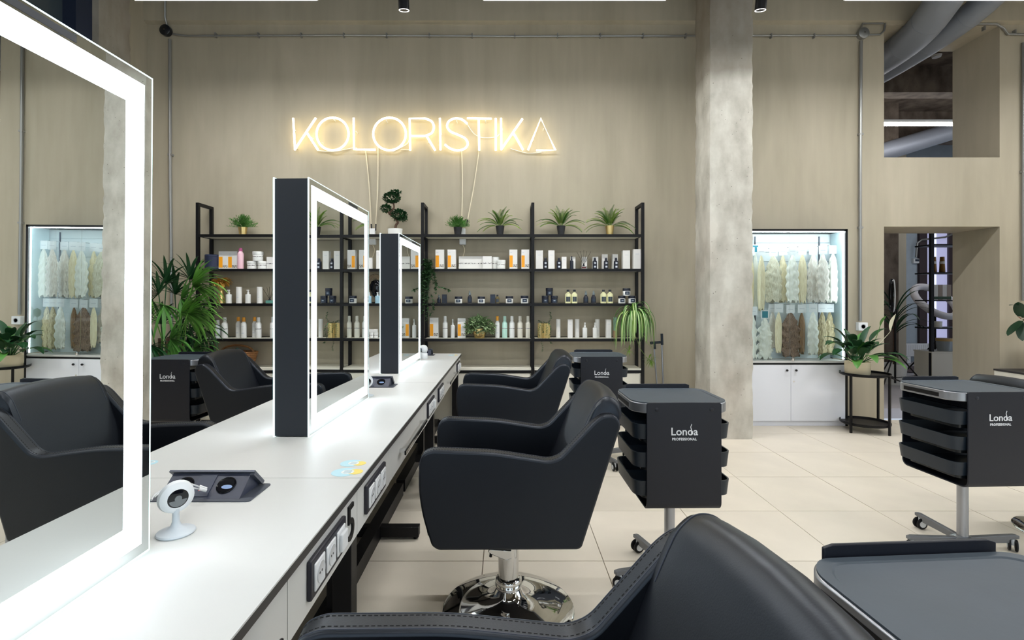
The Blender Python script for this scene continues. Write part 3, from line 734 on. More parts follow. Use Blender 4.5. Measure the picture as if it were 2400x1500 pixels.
# ================================================================ salon chairs (front towards -X)
ARM = [(-.332, .699), (-.320, .736), (-.285, .750), (-.06, .741), (.150, .709), (.190, .722), (.318, .858), (.352, .881), (.397, .878), (.414, .842),
       (.270, .393), (.255, .384), (-.262, .382), (-.285, .398), (-.318, .50), (-.334, .60)]
ARMR = [.03, .02, .04, .05, .05, .04, .02, .03, .03, .03, .01, .01, .01, .01, .05, .06]
def make_chair():
    t = thing('salon_chair', (0, 0, 0), 'x', 'chair')
    pts = roundpoly(ARM, ARMR, 4)
    for s in (-1, 1):
        a, b = sorted((s*.222, s*.282))
        ar = MB().prism(pts, a, b, 'y').build('armrest', leather, t, bev=.009, seg=3)
        top = [Vector((x, 0, z)) for x, z in bez([(p[0], p[1], 0) for p in ARM[:10]], 5) for _ in (0,)] if False else None
        tp = [(x, z) for x, z in pts]
        # stitched seam lines along both edges of the top band
        m_ = len(ARM); seam = []
        c = Vector((.02, .6))
        path = roundpoly(ARM, ARMR, 4)
        sel = path[:5*10]
        for yy in (a+.0085, b-.0085):
            q = MB(); P3 = [(x, yy, z) for x, z in sel]
            off = []
            for i, p in enumerate(P3):
                i0 = max(i-1, 0); i1 = min(i+1, len(P3)-1)
                tx = P3[i1][0]-P3[i0][0]; tz = P3[i1][2]-P3[i0][2]; l = math.hypot(tx, tz) or 1
                off.append((p[0]-tz/l*-.0005, p[1], p[2]+tx/l*-.0005))
            q.tube(off, .0015, 5); q.build('piping', leather_p, ar)
        for yy in (a+.0155, b-.0155):
            q = MB(); acc = 0; dn = bez([(x, yy, z) for x, z in sel], 2); run = 0; seg_ = []
            L_ = [0]
            for i in range(1, len(dn)): L_.append(L_[-1]+(dn[i]-dn[i-1]).length)
            s_ = .01
            def at_(u):
                for i in range(1, len(L_)):
                    if L_[i] >= u: return dn[i-1].lerp(dn[i], (u-L_[i-1])/max(1e-9, L_[i]-L_[i-1]))
                return dn[-1]
            while s_ < L_[-1]-.01:
                q.tube([at_(s_), at_(s_+.0065)], .0011, 4); s_ += .0105
            q.build('stitching', stitchm, ar, kind='stuff')
    B = [(.10, .47), (.16, .505), (.300, .845), (.328, .905), (.360, .932), (.392, .930), (.424, .905), (.428, .865), (.290, .42), (.25, .39), (.12, .40)]
    BR = [.02, .03, .05, .04, .03, .03, .03, .03, .02, .02, .02]
    bp = roundpoly(B, BR, 4); q = MB(); n = len(bp); ys = [-.226, -.220, -.205, -.17, -.10, 0, .10, .17, .205, .220, .226]
    cx = sum(p[0] for p in bp)/n; cz = sum(p[1] for p in bp)/n
    vs = []
    for yy in ys:
        e = abs(yy)/.226
        bow = (1-e*e)*.022
        inset = 0 if e < .9 else (.012 if e > .99 else (.005 if e > .97 else 0))
        for x, z in bp:
            h = smoothstep(.6, .92, z)
            dx = x-cx; dz = z-cz; L = math.hypot(dx, dz) or 1
            ix = x-dx/L*inset; iz = z-dz/L*inset
            vs.append((ix+bow*h*.7, yy, iz+bow*h*.75))
    fs = [list(range(n)), list(range((len(ys)-1)*n, len(ys)*n))[::-1]]
    for i in range(len(ys)-1):
        for k in range(n): fs.append((i*n+k, (i+1)*n+k, (i+1)*n+(k+1) % n, i*n+(k+1) % n))
    q.add(vs, fs); bk = q.build('backrest', leather, t, angle=50)
    for s in (-1, 1):
        ri = 2 if s < 0 else 8
        pth = [vs[ri*n+k] for k in range(n) if bp[k][1] > .80]
        MB().tube(pth, .0015, 5).build('piping', leather_p, bk)
    sp = roundpoly([(-.31, .40), (-.315, .50), (-.29, .525), (.14, .505), (.16, .40)], .025, 3)
    MB().prism(sp, -.224, .224, 'y').build('seat', leather, t, bev=.012, seg=3)
    MB().box(-.25, .25, -.222, .222, .372, .40).build('base_panel', blackm, t)
    MB().lathe([(.275, 0), (.277, .006), (.270, .011), (.20, .020), (.13, .033), (.085, .05), (.062, .072), (.054, .09), (.050, .095)], 64).build('base_disc', chrome, t, angle=60)
    MB().lathe([(.050, .09), (.056, .10), (.056, .125), (.052, .135), (.043, .14), (.043, .375)], 32).build('column', chrome, t)
    q = MB(); q.prism([(-.085, .272), (-.08, .285), (.012, .278), (.012, .245), (-.012, .238), (-.07, .262)], -.072, -.038, 'y'); q.build('pump_bracket', chrome, t, bev=.003)
    MB().tube([(-.07, -.06, .275), (-.074, -.06, .248)], .006, 10).build('bolt', blackm, t)
    MB().lathe([(.0, -.012), (.009, -.010), (.009, 0)], 10, c=(.21, -.05, .374)).build('foot_screw', chrome, t)
    return t
ch = make_chair()
G = 'black salon chairs at the tables'
spots = [(-.015, .655, math.radians(4.5), 0, 'nearest black salon chair, its backrest cut by the bottom edge'),
         (.012, 2.155, 0, 0, 'middle black salon chair on a chrome disc at the right side of the tables'),
         (.012, 3.60, 0, 0, 'farthest black salon chair at the right side of the tables'),
         (-1.62, 3.60, PI, 0, 'black salon chair left of the tables with its high back beside the left trolley'),
         (-1.64, 2.06, PI, 0, 'black salon chair left of the tables whose arm shows behind the near mirror'),
         (3.17, 2.80, PI, -.07, 'black salon chair cut by the right edge, behind the right trolley')]
for i, (x, y, r, dz, lb) in enumerate(spots):
    o = ch if i == 0 else copy_tree(ch)
    o.location = (x, y, 0); o.rotation_euler = (0, 0, r); o['label'] = lb; o['group'] = G
    if dz:      # pumped lower: everything but the foot sinks
        for c_ in o.children:
            if not c_.name.startswith(('base_disc', 'column')): c_.location.z += dz

# ================================================================ trolleys
def octo(hx, hy, r, n=5): return roundpoly([(-hx, -hy), (hx, -hy), (hx, hy), (-hx, hy)], r, n)
def make_trolley():
    t = thing('salon_trolley', (0, 0, 0), 'x', 'trolley')
    z0, z1 = .395, .862
    # wrap sheet: front panel, bent bottom, rear panel
    def sheet(x):
        R = .035; pth = [(-.192, z1), (-.192, z1-.006), (-.192, z1-.02)]
        for k in range(7):
            a = PI+PI/2*k/6; pth.append((-.192+R+R*math.cos(a), z0+R+R*math.sin(a)))
        for k in range(7):
            a = 3*PI/2+PI/2*k/6; pth.append((.192-R+R*math.cos(a), z0+R+R*math.sin(a)))
        pth += [(.192, z1-.01), (.192, z1+.012), (.192, z1+.018)]; return pth
    pth = sheet(0); th = .007; outer = pth; inner = []
    for i, p in enumerate(pth):
        a = pth[max(i-1, 0)]; b = pth[min(i+1, len(pth)-1)]
        tx, tz = b[0]-a[0], b[1]-a[1]; l = math.hypot(tx, tz); inner.append((p[0]-tz/l*th, p[1]+tx/l*th))
    q = MB(); hw = .162; vs = []; n = len(pth)
    for x in (-hw, hw):
        for p in outer: vs.append((x, p[0], p[1]))
        for p in inner: vs.append((x, p[0], p[1]))
    fs = []
    for i in range(n-1):
        fs += [(i, i+1, 2*n+i+1, 2*n+i), (n+i, 3*n+i, 3*n+i+1, n+i+1), (i, n+i, n+i+1, i+1), (2*n+i, 2*n+i+1, 3*n+i+1, 3*n+i)]
    fs += [(0, 2*n, 3*n, n), (n-1, 2*n-1, 4*n-1, 3*n-1)]
    q.add(vs, fs)
    def rc(v):   # rounded upper corners of both end plates
        x, y, z = v; top = z1 if y < 0 else z1+.018
        if z > top-.004 and abs(y) > .15: return (x*(.945 if y < 0 else .88), y, z)
        return v
    q.v = [rc(v) for v in q.v]
    wr = q.build('wrap_panel', charc, t, bev=.002, angle=30)
    vs, fs = text_mesh('Lonoa', .047, .0005, offset=.0004, xs=1.0); x_r = max(v[0] for v in vs)-.0285
    mt = Matrix.Translation((-.0, -.1928, .722)) @ Matrix.Rotation(PI/2, 4, 'X')
    q = MB().add(vs, fs, mt)
    q.tube(bez([(x_r, -.1930, .7225), (x_r, -.1930, .745), (x_r-.003, -.1930, .757), (x_r+.001, -.1930, .767), (x_r+.0005, -.1930, .7705)], 5), .0023, 6, r2=.0010)
    q.build('lettering', lettm, wr, smooth=False)
    vs, fs = text_mesh('PROFESSIONAL', .0148, .0005, offset=.0005, xs=.93, space=1.16)
    mt = Matrix.Translation((0, -.1928, .700)) @ Matrix.Rotation(PI/2, 4, 'X')
    MB().add(vs, fs, mt).build('lettering', lettm, wr, smooth=False)
    for s in (-1, 1):
        MB().lathe([(0, .0015), (.007, .0015), (.009, 0), (.008, -.001)], 16, mtx=Matrix.Translation((s*.118, -.1925, .832)) @ Matrix.Rotation(PI/2, 4, 'X')).build('screw_cap', charc, wr)
    # top tray
    tp = roundpoly([(-.165, -.183), (.165, -.183), (.214, -.13), (.214, .14), (.18, .183), (-.18, .183), (-.214, .14), (-.214, -.13)], .045, 5)
    q = MB().prism(tp, .812, .856, 'z'); rim = q.build('tray_rim', alu, t, bev=.004, label='silver rim')
    def sc(p, kx, ky): return [(x*kx, y*ky) for x, y in p]
    q = MB(); o1 = sc(tp, .985, .985); i1 = sc(tp, .90, .90); n = len(tp)
    vs = [(x, y, .860) for x, y in o1]+[(x, y, .860) for x, y in i1]+[(x, y, .8575) for x, y in sc(tp, .885, .885)]+[(x, y, .852) for x, y in o1]
    fs = [(k, (k+1) % n, n+(k+1) % n, n+k) for k in range(n)]+[(n+k, n+(k+1) % n, 2*n+(k+1) % n, 2*n+k) for k in range(n)]
    fs += [(3*n+k, 3*n+(k+1) % n, (k+1) % n, k) for k in range(n)]+[[2*n+k for k in range(n)]]
    q.add(vs, fs); q.build('tray_mat', rubber, t, angle=25)
    for s in (-1, 1): MB().box(min(s*.2145, s*.208), max(s*.2145, s*.208), -.09, .12, .822, .842).build('tray_slot', blackm, rim)
    MB().box(-.145, .145, -.17, .17, .775, .812).build('runner', glossb, t)
    # drawers: open bins that taper downwards
    for zz in (.700, .577, .454):
        q = MB(); ot = octo(.215, .178, .05); ob = octo(.209, .172, .05); it = octo(.209, .172, .045); ib = octo(.203, .166, .045)
        n = len(ot); H = .066
        vs = [(x, y, zz+H) for x, y in ot]+[(x, y, zz) for x, y in ob]+[(x, y, zz+H) for x, y in it]+[(x, y, zz+.006) for x, y in ib]
        fs = []
        for k in range(n):
            j = (k+1) % n
            fs += [(n+k, n+j, j, k), (k, j, 2*n+j, 2*n+k), (2*n+k, 2*n+j, 3*n+j, 3*n+k)]
        fs += [[3*n+k for k in range(n)], [n+k for k in range(n)][::-1]]
        q.add(vs, fs); d = q.build('drawer', drawm, t, angle=30)
        MB().prism(octo(.17, .15, .04), zz-.022, zz, 'z').build('drawer_tub', mat('smoky_tub', srgb(30, 34, 38), .15), d)
    # column, legs, casters
    MB().lathe([(.0, .07), (.024, .07), (.024, .402), (0, .402)], 24).build('column', alu, t)
    MB().lathe([(0, .045), (.045, .045), (.05, .052), (.05, .072), (.03, .084), (.024, .084)], 24).build('hub', alu, t)
    steelg = mat('steel_grey', srgb(118, 120, 124), .4, .5)
    for k in range(4):
        a = math.radians(90*k); c, s_ = math.cos(a), math.sin(a)
        mt = Matrix.Rotation(a, 4, 'Z')
        lg = MB().prism([(.03, .045), (.235, .045), (.24, .062), (.27, .064), (.29, .066), (.29, .082), (.27, .086), (.03, .078)], -.012, .012, 'y', mt).build('leg', steelg, t, bev=.003)
        wm = mt @ Matrix.Translation((.265, 0, .03)) @ Matrix.Rotation(math.radians(50+40*k), 4, 'Z')
        w_ = MB()
        for yy in (-.014, .014):
            w_.lathe([(0, -.006), (.026, -.006), (.030, -.003), (.030, .003), (.026, .006), (0, .006)], 24, mtx=wm @ Matrix.Translation((0, yy, 0)) @ Matrix.Rotation(PI/2, 4, 'X'))
        cs = w_.build('caster_wheel', blackm, lg)
        h = MB()
        for yy in (-.0205, .0205): h.lathe([(0, -.0015), (.018, -.0015), (.018, .0015), (0, .0015)], 20, mtx=wm @ Matrix.Translation((0, yy, 0)) @ Matrix.Rotation(PI/2, 4, 'X'))
        h.tube([tuple(wm @ Vector((0, 0, .0))), tuple(mt @ Vector((.265, 0, .08)))], .008, 8)
        h.build('caster_hub', plas_w, lg)
    return t
tr = make_trolley()
G = 'charcoal drawer trolleys with silver rimmed trays'
for i, (x, y, r, lb) in enumerate([(.73, .715, math.radians(4), 'nearest charcoal salon trolley, its grey tray filling the bottom right corner'),
                                   (.768, 2.385, .01, 'charcoal salon trolley before the right concrete column, behind the nearest chair'),
                                   (.742, 4.12, 0, 'small far charcoal salon trolley in front of the spider plant'),
                                   (-2.49, 3.94, 0, 'charcoal salon trolley left of the tables under the palm'),
                                   (2.37, 2.64, math.radians(3), 'charcoal salon trolley at the right edge showing its stacked drawers')]):
    o = tr if i == 0 else copy_tree(tr)
    o.location = (x, y, 0); o.rotation_euler = (0, 0, r); o['label'] = lb; o['group'] = G
    for c_ in o.children:
        if c_.name.startswith('leg'): c_.rotation_euler.z = math.radians((10, 18, 20, 40, -2)[i])

# ================================================================ black shelving along the wall
YS0, YS1 = 5.215, 5.49
PX = [X(462, 5.215), X(728, 5.215), X(990, 5.215), X(1249, 5.215), X(1507, 5.215)]
SZ = [1.971, 1.616, 1.262, .900]; ZP = 2.295
t = thing('shelving_unit', (PX[0], YS1, 0), 'long black metal shelving with four white shelf levels under the neon sign', 'shelves')
ox, oy = PX[0], YS1
def pst(x, y, w=.03, top=ZP): return MB().box(x-w/2-ox, x+w/2-ox, y-w/2-oy, y+w/2-oy, 0, top)
for x in PX:
    pst(x, YS0+.015).build('post', blackm, t); pst(x, YS1-.02).build('post', blackm, t)
    MB().box(x-.015-ox, x+.015-ox, YS0+.03-oy, YS1-.035-oy, ZP-.03, ZP).build('top_rail', blackm, t)
for b in range(4):
    xa, xb = PX[b]+.015, PX[b+1]-.015
    for z in SZ:
        MB().box(xa-ox, xb-ox, YS0-oy, YS0+.025-oy, z-.028, z).build('shelf_rail', blackm, t)
        MB().box(xa-ox, xb-ox, YS1-.028-oy, YS1-.01-oy, z-.024, z+.004).build('shelf_rail', blackm, t)
        MB().box(xa-ox, xb-ox, YS0+.025-oy, YS1-.028-oy, z-.022, z-.001).build('shelf_board', creamm, t)
    for xx in (xa, xb-.008):
        for z in SZ: MB().box(xx-ox, xx+.008-ox, YS0+.025-oy, YS1-.028-oy, z-.028, z).build('side_rail', blackm, t)
dirs = ['leftmost', 'second', 'third', 'rightmost']
for b in range(4):
    xa, xb = PX[b]+.018, PX[b+1]-.018
    c = thing('base_cabinet', ((xa+xb)/2, YS0+.14, 0), '%s low white cabinet under the black shelving%s' % (dirs[b], ' by the crutch-like sticks' if b == 3 else ''), 'cabinet', group='white base cabinets under the shelving')
    hw = (xb-xa)/2
    MB().box(-hw, hw, -.115, .12, .06, .545).build('body', creamm, c)
    MB().box(-hw, hw, -.135, .13, .575, .595).build('top', creamm, c)
    MB().box(-hw, hw, -.138, -.115, .549, .575).build('top_rail', blackm, c)
    MB().box(-hw, hw, -.10, .10, 0.0, .06).build('plinth', blackm, c)
    for s in (-1, 1):
        MB().box(min(s*.003, s*(hw-.012)), max(s*.003, s*(hw-.012)), -.131, -.117, .07, .542).build('door', creamm, c, bev=.001)

# ---- products
whb = mat('white_card', srgb(232, 230, 226), .55); crm = mat('cream_product', srgb(226, 222, 208), .4)
org = mat('orange_print', srgb(245, 165, 30), .45); blk = mat('black_product', srgb(26, 30, 44), .32); jarw = mat('white_jar', srgb(235, 235, 232), .4)
leo = speckle('leopard_print', srgb(25, 20, 20), srgb(235, 228, 215), 190)
scr = speckle('script_print', srgb(30, 28, 30), srgb(225, 223, 220), 150)
lab_d = mat('dark_label', srgb(34, 48, 66), .5); lab_l = mat('pale_print', srgb(200, 205, 215), .5)
pinkm = mat('pink_product', srgb(244, 200, 212), .4); pinkc = mat('pink_cap', srgb(236, 118, 176), .35)
mintm = mat('mint_product', srgb(186, 224, 210), .4); orgc = mat('orange_cap', srgb(232, 160, 50), .35)
bluel = mat('pale_blue_liquid', srgb(160, 196, 214), .25); oilm = mat('cream_liquid', srgb(226, 224, 178), .3); amber = mat('amber_glass', srgb(96, 84, 52), .2)
tealg = mat('teal_glass', srgb(90, 140, 130), .15); navym = mat('navy_ceramic', srgb(36, 44, 70), .6); coral = mat('coral_fade', srgb(215, 160, 140), .45)
brownp = mat('brown_liquid', srgb(90, 40, 36), .25)
DP = 5.30
def prod(kind, x0, x1, yt, row, label, cat='bottle', yo=0, group=None, zbase=None, d=None):
    d = (d or DP)+yo
    xa, xb = X(x0, d), X(x1, d); W = xb-xa; zb = SZ[row]+.0005 if zbase is None else zbase
    H = Z(yt, d)-zb
    r = W/2
    names = {'obox': 'product_box', 'wbox': 'product_box', 'sbox': 'product_box', 'bbox': 'product_box', 'jar': 'cream_jar', 'bjar': 'cream_jar', 'wjar': 'cream_jar'}
    t = thing(names.get(kind, 'product_bottle'), ((xa+xb)/2, d+(r if kind not in ('wbox',) else min(r, .05))*.8, zb), label, cat, group=group)
    dp = min(W, .07)/2
    if kind in ('obox', 'obox2'):
        MB().box(-r, r, -dp, dp, 0, H).build('carton', whb, t, smooth=False)
        n = 2 if kind == 'obox2' else 1; ww = W/n
        for k in range(n):
            a = -r+k*ww
            s = 1 if kind == 'obox2' else 1
            MB().box(a+ww*.02, a+ww*.42, -dp-.0008, -dp, H*.10, H*.70).build('orange_print', org, t, smooth=False)
            MB().box(a+ww*.44, a+ww*.99, -dp-.0008, -dp, H*.10, H*.24).build('leopard_print', leo, t, smooth=False)
            MB().box(a+ww*.1, a+ww*.35, -dp-.0010, -dp, H*.84, H*.86).build('text_line', lab_l, t, smooth=False)
    elif kind in ('wbox', 'sbox'):
        MB().box(-r, r, -dp, dp, 0, H).build('carton', whb, t, smooth=False)
        if kind == 'sbox': MB().box(-r, r, -dp-.0006, -dp, H*.43, H*.50).build('script_line', scr, t, smooth=False)
        else: MB().box(-r*.5, r*.5, -dp-.0006, -dp, H*.75, H*.77).build('text_line', lab_l, t, smooth=False)
    elif kind == 'bbox':
        MB().box(-r, r, -dp, dp, 0, H).build('carton', blk, t, smooth=False)
        MB().box(-r*.55, r*.55, -dp-.0006, -dp, H*.55, H*.8).build('label_print', lab_d, t, smooth=False)
    elif kind == 'tube':
        MB().lathe([(0, 0), (r, 0), (r, H-.003), (r-.003, H), (0, H)], 20).build('body', whb, t)
        MB().box(-r*.3, r*.3, -r-.0005, -r*.9, H*.35, H*.37).build('text_line', lab_l, t, smooth=False)
    elif kind in ('jar', 'wjar', 'bjar'):
        bm, lm = {'jar': (jarw, blk), 'wjar': (jarw, jarw), 'bjar': (blk, blk)}[kind]
        MB().lathe([(0, 0), (r*.92, 0), (r*.95, .004), (r*.95, H*.62), (r*.9, H*.66)], 24).build('body', bm, t)
        MB().lathe([(r*.98, H*.64), (r, H*.66), (r, H*.96), (r*.96, H), (0, H)], 24).build('lid', lm, t)
        if kind == 'wjar':
            MB().lathe([(r*.96, H*.44), (r*.96, H*.52)], 24).build('script_band', scr, t)
        else:
            q = MB(); seg = [(r*.965*math.sin(a), -r*.965*math.cos(a)) for a in [-.62+1.24*k/6 for k in range(7)]]
            vs = [(x, y, H*.12) for x, y in seg]+[(x, y, H*.56) for x, y in seg]
            q.add(vs, [(k, k+1, 8+k, 7+k) for k in range(6)]); q.build('label_print', lab_d, t)
            q = MB(); vs = [(x*.7, y*1.003, H*.30) for x, y in seg[1:6]]+[(x*.7, y*1.003, H*.38) for x, y in seg[1:6]]
            vs = [(x, -math.sqrt(max(0, (r*.972)**2-x*x)), z) for x, y, z in vs]
            q.add(vs, [(k, k+1, 6+k, 5+k) for k in range(4)]); q.build('text_line', lab_l, t)
    elif kind in ('cap', 'ocap', 'pink', 'mint', 'shine', 'blackb', 'greyb'):
        bm, cm = {'cap': (jarw, jarw), 'ocap': (jarw, orgc), 'pink': (pinkm, pinkc), 'mint': (mintm, mintm), 'shine': (crm, crm), 'blackb': (blk, blk), 'greyb': (mat('mist_bottle', srgb(205, 212, 214), .4), jarw)}[kind]
        b = .72 if kind != 'pink' else .78
        cw = .62 if kind != 'blackb' else .55
        MB().lathe([(0, 0), (r*.95, 0), (r, .004), (r, H*b*.92), (r*.93, H*b*.97), (r*.72, H*b*1.03), (r*cw*.9, H*b*1.08), (r*cw*.85, H*b*1.12)], 22).build('body', bm, t)
        MB().lathe([(r*cw, H*b*1.10), (r*cw*1.02, H*b*1.12), (r*cw*(.92 if kind != 'pink' else .75), H-.003), (r*cw*.8, H), (0, H)], 18).build('cap', cm, t)
        if kind in ('cap', 'mint', 'shine'): MB().lathe([(r*1.005, H*.42), (r*1.005, H*.455)], 22).build('script_band', scr, t)
        if kind in ('ocap', 'blackb'):
            q = MB(); seg = [(r*1.004*math.sin(a), -r*1.004*math.cos(a)) for a in [-.45+.9*k/5 for k in range(6)]]
            for z0, z1 in ((.15, .30), (.48, .60)) if kind == 'blackb' else ((.22, .25), (.55, .57)):
                vs = [(x, y, H*z0) for x, y in seg]+[(x, y, H*z1) for x, y in seg]; q.add(vs, [(k, k+1, 7+k, 6+k) for k in range(5)])
            q.build('text_line', lab_l, t)
    elif kind in ('pump', 'spray', 'bpump'):
        bm, cm = {'pump': (jarw, jarw), 'spray': (bluel, plas_w), 'bpump': (blk, blk)}[kind]
        MB().lathe([(0, 0), (r*.96, 0), (r, .003), (r, H*.62), (r*.94, H*.66), (r*.4, H*.68), (r*.36, H*.74)], 22).build('body', bm, t)
        q = MB(); q.lathe([(r*.42, H*.70), (r*.42, H*.80), (r*.26, H*.81), (r*.26, H*.92), (0, H*.93)], 16)
        q.box(-r*.28, r*.28, -r*.7, r*.3, H*.92, H); q.build('pump_head', cm, t)
    elif kind == 'dropper':
        MB().lathe([(0, 0), (r*.94, 0), (r, .004), (r, H*.42), (r*.82, H*.52), (r*.5, H*.62), (r*.45, H*.68)], 22).build('body', blk, t)
        MB().lathe([(r*.56, H*.66), (r*.56, H*.80), (r*.32, H*.82), (r*.28, H*.96), (0, H)], 16).build('dropper_cap', mat('clear_grey_cap', srgb(120, 130, 132), .3), t)
        q = MB(); seg = [(r*1.006*math.sin(a), -r*1.006*math.cos(a)) for a in [-.6+1.2*k/5 for k in range(6)]]
        vs = [(x, y, H*.14) for x, y in seg]+[(x, y, H*.36) for x, y in seg]; q.add(vs, [(k, k+1, 7+k, 6+k) for k in range(5)]); q.build('label_print', lab_d, t)
    elif kind in ('cream', 'oil'):
        MB().lathe([(0, 0), (r*.96, 0), (r, .004), (r, H*.62), (r*.85, H*.70), (r*.42, H*.76), (r*.38, H*.86)], 22).build('body', oilm if kind == 'cream' else amber, t)
        MB().lathe([(r*.46, H*.85), (r*.46, H-.002), (r*.42, H), (0, H)], 18).build('cap', blk, t)
        q = MB(); seg = [(r*1.006*math.sin(a), -r*1.006*math.cos(a)) for a in [-.75+1.5*k/6 for k in range(7)]]
        vs = [(x, y, H*.12) for x, y in seg]+[(x, y, H*.48) for x, y in seg]; q.add(vs, [(k, k+1, 8+k, 7+k) for k in range(6)]); q.build('label_print', lab_d, t)
    elif kind == 'coral':
        MB().lathe([(0, 0), (r, 0), (r, H*.35)], 20).build('lower_body', coral, t)
        MB().lathe([(r, H*.35), (r, H-.002), (r-.002, H), (0, H)], 20).build('upper_body', mintm, t)
    return t
def diffuser(x, yt, yb, row, w, liq, label, tilt=1):
    t = thing('reed_diffuser', (X(x, DP), DP+.03, SZ[row]+.0005), label, 'diffuser'); h = Z(yb, DP)-SZ[row]; H = Z(yt, DP)-SZ[row]
    r = w/F*DP/2
    MB().box(-r, r, -r*.7, r*.7, 0, h*.75).build('bottle', glassm if liq is brownp else tealg, t, bev=.003)
    MB().box(-r*.75, r*.75, -r*.72, -r*.705, h*.2, h*.6).build('label_print', liq, t)
    MB().lathe([(r*.35, h*.75), (r*.35, h*1.1), (0, h*1.1)], 12).build('stopper', blk, t)
    for k in range(5):
        a = (k-2)*.22*tilt
        MB().tube([(0, 0, h), ((H-h)*math.tan(a), (k % 2)*.015-.007, H-abs(k-2)*.008)], .0016, 5).build('reed', blackm, t)
R1, R2, R3, R4 = 0, 1, 2, 3
